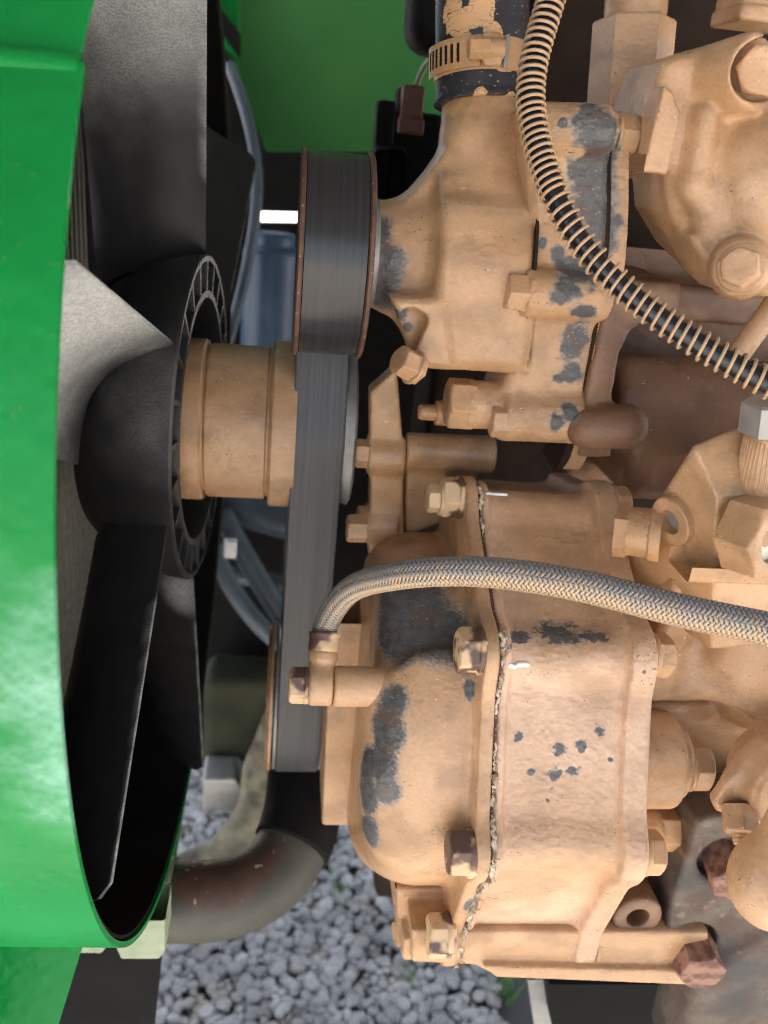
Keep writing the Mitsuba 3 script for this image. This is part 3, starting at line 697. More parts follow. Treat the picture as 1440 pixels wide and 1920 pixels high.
add('gear_cover__gasket', solid((xF - 0.001, gy - 0.16, gz - 0.165), (xL, gy + 0.03, gz + 0.165), 0.0012,
    lambda p: np.maximum(smin(nonagon(p, 0.1300, 0.012), lobes(p, ALL_A, 0.1305, 0.0120), 0.012), slabx(p, xF - 0.0008, xL + 0.0002))), 'rusty_steel', True)
# squeezed-out sealant along the seam
def rim_r(a):
    best = 0
    lo_, hi_ = np.full_like(a, 0.10), np.full_like(a, 0.17)
    for _ in range(28):
        m = (lo_ + hi_) / 2; q = ring(a, m, 0.0, gy, gz)
        f = smin(nonagon((q[:, 0], q[:, 1], q[:, 2]), 0.1312, 0.012), lobes((q[:, 0], q[:, 1], q[:, 2]), ALL_A, 0.1322, 0.0128), 0.012)
        lo_, hi_ = np.where(f < 0, m, lo_), np.where(f < 0, hi_, m)
    return lo_
for a0, a1, r in ((24, 8, 0.0013), (-4, -22, 0.0015), (-24, -62, 0.0017), (58, 46, 0.0012), (6, -3, 0.0007)):
    a = np.linspace(a0, a1, int(abs(a1 - a0) * 7)); c = ring(a, rim_r(a) - 0.0004, xF + 0.0006, gy, gz)
    jit = (meshkit.noise(np.c_[a * 2.2, a * 0, a * 0 + 3]) - 0.5)
    c = c + np.c_[jit * 0.0016, rng.normal(0, 0.0002, len(a)), rng.normal(0, 0.0002, len(a))]
    rad = 0.72 * r * np.clip(1.7 * meshkit.noise(np.c_[a * 0.55, a * 0 + 9, a * 0]) - 0.35 + 0.35 * rng.random(len(a)), 0.12, 1.2)
    add('gear_cover__sealant', tube(c, rad, 7), 'sealant', True)
for k, a in enumerate((60, 20, -20, -50)):
    add('gear_cover__bolt', bolt(ring(a, 0.1345 * KR, xC, gy, gz), -X, 0.0190, 0.0092, 0.0112, 0.0022, spin=0.3 + a), ('worn_bolt', 'worn_bolt', 'worn_bolt', 'worn_bolt')[k], 35)
labels['gear_cover__bolt_002'] = {'label': 'bolt with dark brown and pale tan areas'}
tag('gear_cover', 'tan domed front cover with dark worn patches bolted on the gear housing', 'cover')
def chipat(mesh, px, py, rpx, rz=None, squash=1.0):
    c = front(mesh, px, py); d = cam(c)[2]; r = S(rpx, d)
    CHIPS.append((c, (r, r * 1.4 if rz is None else rz, r * squash)))
for px, py, r, sq in ((770, 1130, 90, 0.7), (745, 1185, 75, 0.7), (820, 1185, 85, 0.55), (870, 1200, 50, 0.5), (735, 1320, 30, 1.3), (722, 1370, 40, 1.6), (712, 1430, 36, 1.4), (722, 1480, 30, 1.1), (687, 1430, 26, 1.8), (682, 1490, 28, 2.0), (690, 1560, 26, 1.7), (878, 1290, 12, 2.5), (880, 1700, 10, 3.0)):
    chipat(mesh_cover, px, py, r, None, sq)
for px, py, r, sq in ((975, 1192, 36, 0.15), (1050, 1190, 52, 0.18), (1115, 1192, 36, 0.12), (1050, 1410, 13, 1), (1095, 1402, 11, 1.3), (1080, 1445, 12, 1), (1040, 1452, 13, 1.2), (1130, 1370, 11, 1.5), (1000, 1445, 9, 1), (975, 1382, 9, 1.2), (1140, 1420, 6, 1), (1050, 1455, 8, 1), (1030, 1500, 6, 1), (1210, 1263, 5, 1)):
    chipat(mesh_house, px, py, r, None, sq)

wisps = []
for _ in range(170):
    a = float(rng.choice([16, -12, -30, -44, -56])) + rng.normal() * 6; c = ring(a, rim_r(np.array([a]))[0] - 0.0004, xF + 0.0006, gy, gz)
    out = ring(a, 1.0, 0, 0, 0) ; d_ = _n(out * 0.6 + rng.normal(0, 0.7, 3)); e_ = _n(rng.normal(0, 1, 3)); t = np.linspace(0, 1, 5)[:, None]
    wisps.append(tube(c + d_ * t * 0.0028 + e_ * t * t * 0.0014, 0.00022, 4))
k = add('gear_cover__sealant_fringe', cat(*wisps), 'sealant', True); labels[k] = {'label': 'frayed pale sealant fringe', 'kind': 'stuff'}
# white bars laid on the drum surface
def dab(key, mesh, px, py, w, h, mat='white_plastic'):
    c = front(mesh, px, py); nrm = _n(CAM - c)
    pts = [front(mesh, px + w * (t - 0.5), py + 0.06 * w * (t - 0.5)) - FWD * 0.0004 for t in np.linspace(0, 1, 9)]
    add(key, tube(pts, S(h / 2, 0.41) * np.sin(np.linspace(0.5, math.pi - 0.5, 9)) ** 0.5, 8), mat, True)
dab('gear_housing__white_bar', mesh_house, 977, 1249, 36, 11)
dab('gear_housing__white_bar', mesh_house, 935, 923, 40, 8)

# banjo fitting and braided oil line
ob = P(655, 1287, 0.441)
add('gear_cover__boss', solid(*bb(ob - [0.016, 0, 0], ob + [0.05, 0, 0], pad=0.012), 0.001, lambda p: f_cyl(p, ob - [0.008, 0, 0], ob + [0.022, 0, 0], 0.0100, None, 0.0012)), 'tan_paint', True)
xo = ob[0] - 0.008
bc = np.array([xo - 0.0065, ob[1], ob[2]])
top_f = P(609, 1190, 0.444)
upv = _n(top_f - bc)
add('oil_line__banjo', solid(*bb(bc, bc + upv * 0.03, pad=0.013), 0.0008, lambda p: U(0.003, f_cyl(p, bc - [0.0062, 0, 0], bc + [0.0062, 0, 0], 0.0098, None, 0.0025), f_cyl(p, bc, bc + upv * 0.020, 0.0062, 0.0062, 0.001), f_cyl(p, bc + upv * 0.0125, bc + upv * 0.0165, 0.0072, None, 0.001))), 'tan_paint', True)
add('oil_line__banjo_bolt', bolt(bc - [0.0062, 0, 0], -X, 0.0150, 0.0075, 0.0088, 0.0016, spin=0.5), 'worn_bolt', 35)
s0 = bc + upv * 0.0165
Lf = np.linalg.norm(top_f - s0)
add('oil_line__ferrule', lathe(s0, upv, [(0, 0), (0, 0.0068), (0.001, 0.0076), (Lf * .35, 0.0078), (Lf * .5, 0.0074), (Lf * .8, 0.0076), (Lf, 0.0082), (Lf + 0.001, 0.0078), (Lf + 0.001, 0.0068), (Lf - 0.006, 0.0066), (Lf - 0.006, 0)], 48), 'worn_bolt', 40)
hp = [s0 + upv * (Lf - 0.008), s0 + upv * (Lf + 0.004), P(622, 1148, 0.440), P(655, 1108, 0.428), P(715, 1085, 0.408), P(800, 1073, 0.388), P(900, 1072, 0.378), P(1010, 1084, 0.371), P(1120, 1105, 0.366), P(1240, 1136, 0.362), P(1360, 1163, 0.358), P(1480, 1188, 0.354)]
hc, hL = spline(hp, 640)
RB = 0.0066
RBs = np.linspace(0.0057, 0.0065, len(hc))
add('oil_line__core', tube(hc, RBs - 0.0007, 24), 'near_black', True)
t_, N_, B_ = frames(hc)
NC, PITCH = 16, 0.033
def ribbon(k, sgn):
    s = np.linspace(0, hL, len(hc)); ph = sgn * (s / PITCH * 2 * np.pi) + k * 2 * np.pi / NC
    # 2/2 weave: which family lies on top changes from column to column round the hose
    w = sgn * np.sin(NC / 2 * ph + 0.8)
    r = RBs + 0.00042 * np.clip(w * 2.2, -1, 1)
    vs = []
    for o, lift in ((-1, -0.00022), (-0.5, 0.00012), (0, 0.00004), (0.5, 0.00012), (1, -0.00022)):
        a = ph + o * (2 * np.pi / NC) * 0.455
        vs.append(hc + (r + lift)[:, None] * (np.cos(a)[:, None] * N_ + np.sin(a)[:, None] * B_))
    v = np.stack(vs, 1).reshape(-1, 3); n = len(hc)
    i, j = np.meshgrid(np.arange(n - 1), np.arange(4), indexing='ij')
    q = np.stack([i * 5 + j, i * 5 + j + 1, (i + 1) * 5 + j + 1, (i + 1) * 5 + j], -1).reshape(-1, 4)
    return v, np.vstack([q[:, [0, 1, 2]], q[:, [0, 2, 3]]])
k = add('oil_line__braid', cat(*[ribbon(k, s) for s in (1, -1) for k in range(NC)]), 'braid_wire', True)
labels[k] = {'label': 'woven steel braid', 'kind': 'stuff'}
tag('oil_line', 'braided steel hose with banjo fitting arching over the gear housing', 'hose')
# ------------------------------------------------------------------ water pump housing, upper hose and clamp
c0 = P(905, 500, 0.475)
wy, wz = c0[1], c0[2]
def ax_pt(x, dy=0.0, dz=0.0): return np.array([x, wy + dy, wz + dz])
def col_x(px, d, py=500): return P(px, py, d)[0]
xP = [col_x(px, 0.43) for px in (690, 765, 826, 985)]
neck0, neck1 = P(912, 192, 0.452), P(908, 430, 0.462)
up = _n(neck0 - neck1)
dn = -FWD                                         # towards the camera
def f_pump(p):
    nose = f_cyl(p, ax_pt(xP[0] - 0.004, 0, 0.002), ax_pt(xP[1] + 0.02, 0, 0.002), 0.027, 0.028, 0.003)
    cone = f_cyl(p, ax_pt(xP[1] - 0.010), ax_pt(xP[2] + 0.006), 0.026, 0.038, 0.004)
    drum = f_cyl(p, ax_pt(xP[2] - 0.002), ax_pt(xP[3] + 0.005), 0.0495, None, 0.006)
    neck = f_cyl(p, neck1, neck0, 0.0255, 0.0225, 0.001)
    shoulder = f_box(p, (neck0 * 0.42 + neck1 * 0.58), (0.0215, 0.016, 0.024), 0.008)
    g1 = f_ext(p, [P(750, 384, .46), P(838, 288, .46), P(850, 420, .46), P(780, 440, .46)], wy - 0.012, wy + 0.012, 1, 0.003)
    g2 = f_ext(p, [P(735, 560, .455), P(830, 560, .455), P(850, 688, .455), P(788, 690, .455), P(764, 640, .455)], P(790, 660, .438)[1], wy + 0.01, 1, 0.004)
    pocket = f_box(p, P(766, 614, 0.438), (0.007, 0.006, 0.010), 0.005, rot(Y, 20))
    low = f_box(p, P(885, 620, 0.462), (0.030, 0.022, 0.018), 0.010)
    f = U(0.007, drum, shoulder, neck, low); f = smin(f, cone, 0.006); f = smin(f, nose, 0.006)
    f = U(0.006, f, g1, g2)
    f = smax(f, -pocket, 0.004)
    # casting groove under the neck and an edge towards the rear plate
    g = f_cap(p, P(835, 340, 0.427), P(985, 348, 0.425), 0.006)
    return smax(f, -g, 0.006)
mesh_pump = solid((xP[0] - 0.006, wy - 0.06, wz - 0.068), (xP[3] + 0.006, wy + 0.035, neck0[2] + 0.001), 0.0012, f_pump, 0.00018, 200, 3)
add('water_pump__body', mesh_pump, 'tan_paint', True)
tag('water_pump', 'tan water pump casting with shaft nose pointing at the upper pulley', 'water pump')
add('water_pump__shaft_collar', lathe(ax_pt(xP[0] - 0.006, 0, 0.002), X, [(0, 0), (0, 0.0262), (0.004, 0.0278), (0.011, 0.0282), (0.0125, 0.0275), (0.0125, 0)], 64), 'grey_metal', 30)
add('water_pump__bolt', bolt(P(778, 690, 0.432), [-0.82, -0.35, 0.42], 0.0130, 0.0090, 0.0085, 0.0018, spin=0.35), 'tan_paint', 35)
for px, py, r, sq in ((735, 470, 30, 1), (715, 430, 22, 1.2)):
    pass

add('water_pump__gasket', lathe(ax_pt(xP[3] + 0.0035), X, [(0, 0), (0, 0.0506), (0.0014, 0.0506), (0.0014, 0)], 96), 'shade_gasket_black', 30)  # dark disc added to draw the shaded groove at the drum edge
# rear plate with bosses
tp = P(1070, 205, 0.437); bt = P(1020, 830, 0.452)
def pt(px, py, d): return P(px, py, d)
yp = P(1070, 500, 0.437)[1]
plate_poly = [P(985, 205, .445), P(1105, 203, .445), P(1140, 225, .445), P(1148, 300, .446), P(1146, 420, .447), P(1135, 540, .448), P(1110, 680, .450), P(1090, 780, .452), P(1078, 828, .452), P(935, 828, .452), P(935, 745, .452), P(955, 700, .45), P(985, 600, .448), P(995, 400, .446)]
def f_plate(p):
    a = f_ext(p, plate_poly, yp, yp + 0.045, 1, 0.006)
    b1 = f_cyl(p, Q(976, 548, yp - 0.005), Q(1138, 557, yp + 0.003), 0.0118, None, 0.003)
    b2 = f_cyl(p, Q(940, 778, yp + 0.004), Q(1085, 784, yp + 0.004), 0.0125, 0.0135, 0.003)
    b3 = f_cyl(p, Q(992, 240, yp + 0.003), Q(1143, 246, yp + 0.003), 0.0115, None, 0.003)
    b4 = f_cyl(p, Q(870, 757, yp + 0.012), Q(1000, 764, yp + 0.012), 0.0128, None, 0.002)
    groove = f_cap(p, Q(992, 300, yp), Q(985, 690, yp), 0.0025)
    f = U(0.005, a, b1, b2, b3)
    return smax(smin(f, b4, 0.003), -groove, 0.003)
mesh_plate = solid((Q(855, 760, yp)[0], yp - 0.016, Q(1000, 850, yp)[2]), (Q(1160, 400, yp)[0], yp + 0.046, Q(1050, 190, yp)[2]), 0.0012, f_plate, 0.00022, 260, 4)
add('pump_back_plate__body', mesh_plate, 'tan_flaked', True)
tag('pump_back_plate', 'tan upright pump back plate with flaking dark patches behind the spring-wrapped hose', 'plate')
add('pump_back_plate__bolt', bolt(Q(976, 548, yp - 0.006), -X, 0.0165, 0.0075, 0.0, 0.0, spin=0.6), 'tan_paint', 35)
add('pump_back_plate__bolt', bolt(Q(872, 757, yp + 0.012), -X, 0.0235, 0.0100, 0.0, 0.0, spin=0.5), 'tan_paint', 35)
add('pump_back_plate__bolt', bolt(Q(942, 778, yp + 0.004) - [0, 0.004, 0.002], -X, 0.0150, 0.0070, 0.0, 0.0, spin=0.2), 'tan_paint', 35)
add('pump_back_plate__bolt', bolt(Q(1150, 252, yp + 0.006), X, 0.0165, 0.0085, 0.0100, 0.0016, spin=0.3), 'tan_paint', 35)
add('pump_back_plate__stud', lathe(P(850, 776, 0.50), -X, [(0, 0), (0, 0.007), (0.010, 0.007), (0.010, 0.0045), (0.0185, 0.0045), (0.020, 0.0035), (0.020, 0)], 24), 'tan_paint', 30)
# joint behind the plate: dark gasket edge, then the mating flange of the block
jl = [Q(1128, 208, yp), Q(1146, 232, yp), Q(1152, 300, yp), Q(1150, 420, yp), Q(1139, 540, yp), Q(1114, 680, yp), Q(1094, 780, yp), Q(1080, 842, yp), Q(1060, 880, yp + 0.01)]
jc, _ = spline(jl, 90)
def edge_strip(c, x0, x1, y0):
    c = np.asarray(c); n = len(c); w = 0.0006 * (meshkit.noise(np.c_[np.arange(n) * 0.4, np.zeros(n), np.zeros(n)]) - 0.5)
    A = c + np.c_[np.full(n, x0), np.full(n, y0) + w, np.zeros(n)]; B = c + np.c_[np.full(n, x1), np.full(n, y0) - w, np.zeros(n)]
    v = np.vstack([A, B, A + [0, 0.03, 0], B + [0, 0.03, 0]]); i = np.arange(n - 1)
    f = np.vstack([np.vstack([np.stack([i + a, i + 1 + a, i + 1 + b], 1), np.stack([i + a, i + 1 + b, i + b], 1)]) for a, b in ((0, n), (n, 3 * n), (2 * n, 0))])
    return v, f
add('pump_back_plate__gasket', edge_strip(jc, -0.0050, -0.0012, 0.0016), 'shade_gasket_black')
add('pump_back_plate__joint_flange', edge_strip(jc, -0.0012, 0.0075, 0.0006), 'tan_flaked')
for px, py, r, sq in ((1115, 235, 48, 1.2), (1125, 300, 52, 1.6), (1115, 370, 60, 1.4), (1085, 320, 34, 1.0), (1125, 440, 52, 1.4), (1060, 235, 12, 1), (1065, 545, 44, 1.0), (1085, 500, 52, 0.9), (1050, 480, 20, 1.2), (1095, 590, 40, 0.45), (1080, 645, 36, 1.5), (1075, 700, 34, 0.9), (1050, 712, 22, 0.6), (1045, 795, 20, 1.2), (1072, 770, 22, 1.2), (1020, 460, 12, 1.3)):
    r *= 0.86
    chipat(mesh_plate, px, py, r, None, sq)
for px, py, r in ((705, 430, 40), (712, 500, 50), (705, 560, 45), (745, 590, 24), (766, 618, 10)):
    chipat(mesh_pump, px, py, r)

# radiator hose with clamp
h0, h1 = P(902, 197, 0.449), P(905, -60, 0.436)
hu = _n(h1 - h0); HR = 0.0232
hs = np.linspace(0, np.linalg.norm(h1 - h0), 60)
hr = HR + 0.0008 * np.exp(-((hs - 0.0008) / 0.002) ** 2) - 0.0008 * np.exp(-((hs - 0.018) / 0.008) ** 2)
add('radiator_hose', lathe(h0, hu, np.vstack([[(0, HR - 0.004)], np.c_[hs, hr], [(hs[-1], 0)]]), 96), 'peeling_rubber', 30)
tag('radiator_hose', 'black rubber hose with cracked peeling tan paint above the pump neck', 'hose')
for px, py, r in ((870, 40, 34), (900, 20, 38), (870, 75, 26), (920, 60, 22), (905, 175, 14), (960, 180, 12), (850, 110, 26), (950, 110, 30), (850, 10, 22)):
    c = P(px, py, 0.425); PEEL.append((c, (S(r, .43), 0.03, S(r, .43))))
cl = h0 + hu * 0.0185
def band(o, r, h, t, a0=None):
    return lathe(o, hu, [(-h / 2, r), (-h / 2, r + t), (-h / 2 + 0.0004, r + t + 0.0003), (h / 2 - 0.0004, r + t + 0.0003), (h / 2, r + t), (h / 2, r)], 96)
add('hose_clamp__band', band(cl, HR - 0.0002, 0.0150, 0.0007), 'tan_paint', 30)
n_, u_, w_ = basis(hu)
tow = _n(-FWD - hu * (-FWD @ hu)); side = np.cross(hu, tow)          # side: to the right in the picture
if side @ X < 0: side = -side
def on_band(deg, r): a = math.radians(deg); return cl + r * (math.cos(a) * tow + math.sin(a) * side)
# free band end standing off to the left, with slots
def strap(d0, d1, r0, r1, h, t, n=20):
    a = np.linspace(d0, d1, n); r = np.linspace(r0, r1, n)
    c = np.array([on_band(x, y) for x, y in zip(a, r)]); rad = c - cl; rad /= np.linalg.norm(rad, axis=1, keepdims=True)
    v = np.concatenate([c + hu * h / 2, c - hu * h / 2, c + rad * t + hu * h / 2, c + rad * t - hu * h / 2]); i = np.arange(n - 1)
    f = np.vstack([np.stack([i + a_, i + 1 + a_, i + 1 + b_], 1) for a_, b_ in ((0, n), (n, 3 * n), (3 * n, 2 * n), (2 * n, 0))] + [np.stack([i + a_, i + 1 + b_, i + b_], 1) for a_, b_ in ((0, n), (n, 3 * n), (3 * n, 2 * n), (2 * n, 0))])
    f = np.vstack([f, [[0, n, 2 * n], [n, 3 * n, 2 * n], [n - 1, 3 * n - 1, 2 * n - 1], [2 * n - 1, 3 * n - 1, 4 * n - 1]]])
    m = trimesh.Trimesh(v, f, process=False); trimesh.repair.fix_normals(m); return np.array(m.vertices), np.array(m.faces)
add('hose_clamp__band_end', strap(-86, -8, HR + 0.0028, HR + 0.0022, 0.0138, 0.0006), 'tan_paint', 35)
for k in range(7):
    d0 = -78 + k * 7.6
    add('hose_clamp__slot', strap(d0, d0 + 2.6, HR + 0.0031, HR + 0.0031, 0.0082, 0.0005, 4), 'near_black')
bx = on_band(4, HR + 0.0035)
Rb = np.stack([_n(np.cross(hu, _n(bx - cl))), _n(bx - cl), hu])
add('hose_clamp__housing', solid(*bb(bx, pad=0.016), 0.0007, lambda p: U(0.002, f_box(p, bx, (0.0046, 0.0022, 0.0074), 0.0015, Rb.T), f_cyl(p, bx - Rb[0] * 0.006 + Rb[1] * 0.002, bx + Rb[0] * 0.006 + Rb[1] * 0.002, 0.0042, None, 0.001))), 'tan_paint', True)
sx = -Rb[0] if Rb[0] @ X > 0 else Rb[0]
add('hose_clamp__screw', bolt(bx + sx * 0.0055 + Rb[1] * 0.002, sx, 0.0085, 0.0060, 0.0, 0.0, spin=0.2), 'tan_paint', 35)
add('hose_clamp__wire', tube([on_band(a, HR + 0.0016) - hu * 0.0 + hu * z for a, z in ((20, -0.0072), (21, -0.003), (22, 0.002), (23, 0.0072))], 0.0011, 10), 'grey_metal', True)
tag('hose_clamp', 'tan painted worm drive hose clamp with slotted band round the peeling hose', 'clamp')

# spring wrapped hose
sp = [P(1042, -40, 0.385), P(1027, 20, 0.385), P(1002, 110, 0.385), (P(995, 190, 0.385)), P(1008, 270, 0.384), P(1042, 370, 0.382), P(1098, 465, 0.380), P(1180, 550, 0.377), P(1280, 625, 0.373), P(1370, 680, 0.369), P(1480, 740, 0.365)]
sc_, sL = spline(sp, 300)
add('spring_hose__core', tube(sc_, 0.0044, 24), 'gloss_rubber', True)
cc, cL = spline(sp, 4200)
t_, N_, B_ = frames(cc)
s = np.linspace(0, 1, len(cc)); turns = np.interp(s, [0, .42, 1], [0, 30, 60])
a = turns * 2 * np.pi
a = a + 0.25 * np.sin(turns * 1.7)
coil = cc + 0.0058 * (np.cos(a)[:, None] * N_ + np.sin(a)[:, None] * B_)
add('spring_hose__coil', tube(coil, 0.00078, 8), 'spring_paint', True)
tag('spring_hose', 'black hose wrapped in a tan wire coil spring crossing the upper right', 'hose')
# ------------------------------------------------------------------ right hand side: head cover, fittings, block, fuel pump
# thermostat cover, upper right
q0 = P(1340, 330, 0.415)
def f_head(p):
    y0 = q0[1]
    poly = [P(1248, 112, .425), P(1280, 100, .425), P(1500, 70, .425), P(1500, 520, .425), P(1390, 560, .425), P(1300, 470, .425), P(1258, 400, .425), P(1252, 325, .425), P(1186, 322, .425), P(1196, 270, .425), P(1225, 170, .425)]
    base = f_ext(p, poly, y0 + 0.004, y0 + 0.060, 1, 0.006)
    plate = f_ext(p, [P(1245, 158, .41), P(1262, 170, .41), P(1278, 212, .41), P(1252, 328, .41), P(1205, 323, .41)], y0 - 0.006, y0 + 0.03, 1, 0.0015)
    plate2 = f_ext(p, [P(1245, 125, .42), P(1290, 108, .42), P(1290, 322, .42), P(1188, 318, .42), P(1205, 230, .42)], y0 - 0.004, y0 + 0.012, 1, 0.001)
    tubeb = f_cyl(p, P(1262, 168, 0.425), P(1425, 133, 0.392), 0.0145, 0.0170, 0.004)
    bulge = f_ell(p, P(1460, 355, 0.430), (0.042, 0.036, 0.046))
    rk = [Q(1326, 214, y0 + 0.0005), Q(1300, 352, y0 - 0.001), Q(1366, 484, y0 - 0.001)]
    ridge = U(0.006, *[f_cap(p, rk[i], rk[i + 1], 0.0052) for i in range(2)])
    bulge2 = f_cyl(p, P(1420, 470, .44), P(1420, 240, .435), 0.032, 0.026, 0.012)
    boss = f_cyl(p, P(1388, 502, 0.430), P(1388, 502, 0.398), 0.0155, 0.0125, 0.002)
    foot = f_ext(p, [P(1295, 440, .42), P(1360, 430, .42), P(1480, 450, .42), P(1480, 560, .42), P(1380, 555, .42), P(1330, 520, .42)], y0 - 0.006, y0 + 0.03, 1, 0.004)
    f = U(0.007, base, bulge, bulge2); f = U(0.009, f, ridge)
    f = U(0.003, f, tubeb, boss, foot); f = U(0.001, f, plate)
    cb = f_cyl(p, P(1427, 131, 0.40), P(1432, 130, 0.37), 0.0130, None, 0.001)
    return smax(f, -cb, 0.001)
mesh_head = solid((P(1180, 300, .43)[0], q0[1] - 0.05, P(1400, 580, .42)[2]), (P(1500, 300, .42)[0], q0[1] + 0.05, P(1400, 50, .42)[2]), 0.0012, f_head, 0.00018, 220, 5)
add('thermostat_cover__body', mesh_head, 'tan_paint', True)
tag('thermostat_cover', 'tan curved thermostat cover with two large bolts at the upper right edge', 'cover')
nb = _n(P(1427, 131, 0.36) - P(1418, 133, 0.40))
add('thermostat_cover__bolt', bolt(P(1426, 132, 0.3985), nb, 0.0190, 0.0095, 0.0, 0.0, spin=0.45), 'tan_paint', 35)
nb = _n(P(1388, 502, 0.36) - P(1388, 502, 0.40) + [-0.006, 0, 0.004])
add('thermostat_cover__bolt', bolt(P(1390, 503, 0.397), nb, 0.0150, 0.0075, 0.0105, 0.0016, spin=0.3), 'tan_paint', 35)

# hex adaptor and pipe behind the spring hose
hx0, hx1 = P(1165, 330, 0.492), P(1190, 38, 0.470)
hd = _n(hx1 - hx0); n_, u_, w_ = basis(hd)
def hexprism(o, d, L, af, spin):
    n_, u_, w_ = basis(d); a = np.arange(6) * math.pi / 3 + spin; r = af / math.sqrt(3)
    prof = [(0, r), (L - 0.0012, r), (L, r - 0.0012)]
    rings = [np.asarray(o) + n_ * t + rr * (np.cos(a)[:, None] * u_ + np.sin(a)[:, None] * w_) for t, rr in prof]
    v = np.vstack(rings + [[np.asarray(o)], [np.asarray(o) + n_ * L]]); f = []
    for k in range(2):
        for j in range(6): f += [[6 * k + j, 6 * k + (j + 1) % 6, 6 * k + 6 + (j + 1) % 6], [6 * k + j, 6 * k + 6 + (j + 1) % 6, 6 * k + 6 + j]]
    for j in range(6): f += [[18, (j + 1) % 6, j], [19, 12 + j, 12 + (j + 1) % 6]]
    m = trimesh.Trimesh(v, np.array(f), process=False); trimesh.repair.fix_normals(m); return np.array(m.vertices), np.array(m.faces)
add('hex_adaptor__hex', hexprism(hx0, hd, np.linalg.norm(hx1 - hx0), 0.0375, 0.25), 'tan_paint')
add('hex_adaptor__pipe', lathe(hx1, hd, [(0, 0), (0, 0.0158), (0.003, 0.0163), (0.08, 0.0163), (0.08, 0)], 48), 'tan_paint', 30)
tag('hex_adaptor', 'upright tan hexagonal adaptor with a pipe on top behind the spring-wrapped hose', 'fitting')
CHIPS.append((P(1130, 130, 0.455), (0.004, 0.006, 0.016))); CHIPS.append((P(1125, 160, 0.458), (0.005, 0.006, 0.010)))

# cylinder head details, top right
yc_ = P(1320, 60, .60)[1]
add('cylinder_head__body', solid((Q(1180, 60, yc_)[0], yc_ - 0.012, Q(1300, 330, yc_)[2]), (Q(1500, 60, yc_)[0], yc_ + 0.05, Q(1300, -60, yc_)[2]), 0.003, lambda p: U(0.003,
    f_ext(p, [P(1238, 66, .6), P(1500, 70, .6), P(1500, 330, .6), P(1238, 330, .6)], yc_, yc_ + 0.05, 1, 0.005),
    f_ext(p, [P(1262, 20, .6), P(1398, 24, .6), P(1398, 56, .6), P(1262, 56, .6)], yc_ - 0.006, yc_ + 0.05, 1, 0.003),
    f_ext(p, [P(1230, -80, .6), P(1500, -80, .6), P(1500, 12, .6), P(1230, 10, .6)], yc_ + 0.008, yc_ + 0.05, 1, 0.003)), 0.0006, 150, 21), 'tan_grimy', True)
add('cylinder_head__nut', solid(*bb(P(1410, 18, .46), pad=0.03), 0.0012, lambda p: U(0.001, f_box(p, P(1420, 10, .46), (0.016, 0.016, 0.0095), 0.002), f_box(p, P(1420, 36, .46), (0.018, 0.018, 0.004), 0.002))), 'tan_paint', True)
tag('cylinder_head', 'shaded brown cylinder head corner at the top right behind the adaptor', 'cylinder head')

# engine block behind everything
B0 = P(1150, 700, 0.53)
def f_block(p):
    z = lambda py, d: P(1250, py, d)[2]
    y = lambda py, d: P(1250, py, d)[1]
    back = f_box(p, np.array([B0[0] + 0.115, y(700, .56) + 0.06, z(700, .55)]), (0.125, 0.058, 0.145), 0.004)
    top = f_box(p, np.array([B0[0] + 0.10, y(560, .50) + 0.05, z(566, .505)]), (0.115, 0.050, 0.010), 0.004)
    shelf = f_cyl(p, [P(1130, 780, .52)[0], y(790, .50) + 0.028, z(785, .50)], [B0[0] + 0.22, y(790, .50) + 0.028, z(785, .50)], 0.030, None, 0.006)
    low = f_box(p, np.array([B0[0] + 0.125, y(880, .5) + 0.045, z(880, .51)]), (0.125, 0.045, 0.018), 0.008)
    leg = f_ext(p, [P(1112, 520, .462), P(1280, 530, .462), P(1276, 585, .462), P(1215, 600, .462), P(1185, 620, .462), P(1165, 660, .462), P(1150, 740, .462), P(1150, 860, .462), P(1085, 860, .462), P(1090, 780, .462), P(1112, 680, .462), P(1136, 560, .462)], P(1150, 600, .447)[1], P(1150, 600, .52)[1], 1, 0.003)
    boss = f_cap(p, P(1100, 805, 0.462), P(1172, 800, 0.462), 0.0105, 0.0120)
    f = U(0.020, back, shelf, low); f = smin(f, top, 0.006)
    f = smin(f, leg, 0.006); return smin(f, boss, 0.006)
mesh_block = solid((B0[0] - 0.13, P(1172, 800, .43)[1], P(1150, 960, .53)[2]), (P(1500, 700, .55)[0], P(1200, 700, .60)[1], P(1150, 480, .50)[2]), 0.0020, f_block, 0.0007, 130, 6)
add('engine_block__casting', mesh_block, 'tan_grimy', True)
tag('engine_block', 'grimy brown engine block casting, darkened for shade, with an arched web behind the pump plate', 'engine block')
add('fuel_rod', tube([P(1385, 665, 0.45), P(1470, 545, 0.44)], 0.0058, 24), 'tan_paint', True)
tag('fuel_rod', 'slim tan rod rising behind the spring-wrapped hose at the right edge', 'rod')

# fuel pump: chamfered box turned on its corner, with plug and hex nut
e0 = P(1340, 1000, 0.388)
RY = rot(Z, -38)
bxl, bxr = RY @ np.array([-1, 0, 0]), RY @ np.array([0, -1, 0])
nl = _n(RY @ np.array([-1.0, 0, 0])); nr = _n(RY @ np.array([0, -1.0, 0]))
e0 = P(1345, 932, 0.388)                          # near top corner
def on_plane(px, py, o, n):
    q = P(px, py, 1.0) - CAM; return CAM + q * (((o - CAM) @ n) / (q @ n))
e2, eb, e3 = P(1440, 922, 0.396), P(1340, 1062, 0.405), P(1215, 960, 0.436)
def plane_n(a, b, c, toward):
    n = _n(np.cross(b - a, c - a)); return n if n @ toward > 0 else -n
nL = plane_n(e0, e3, eb, -X); e1 = on_plane(1297, 830, e0, nL)
nR = plane_n(e0, e2, eb, -Y); nT = plane_n(e0, e1, e2, Z)
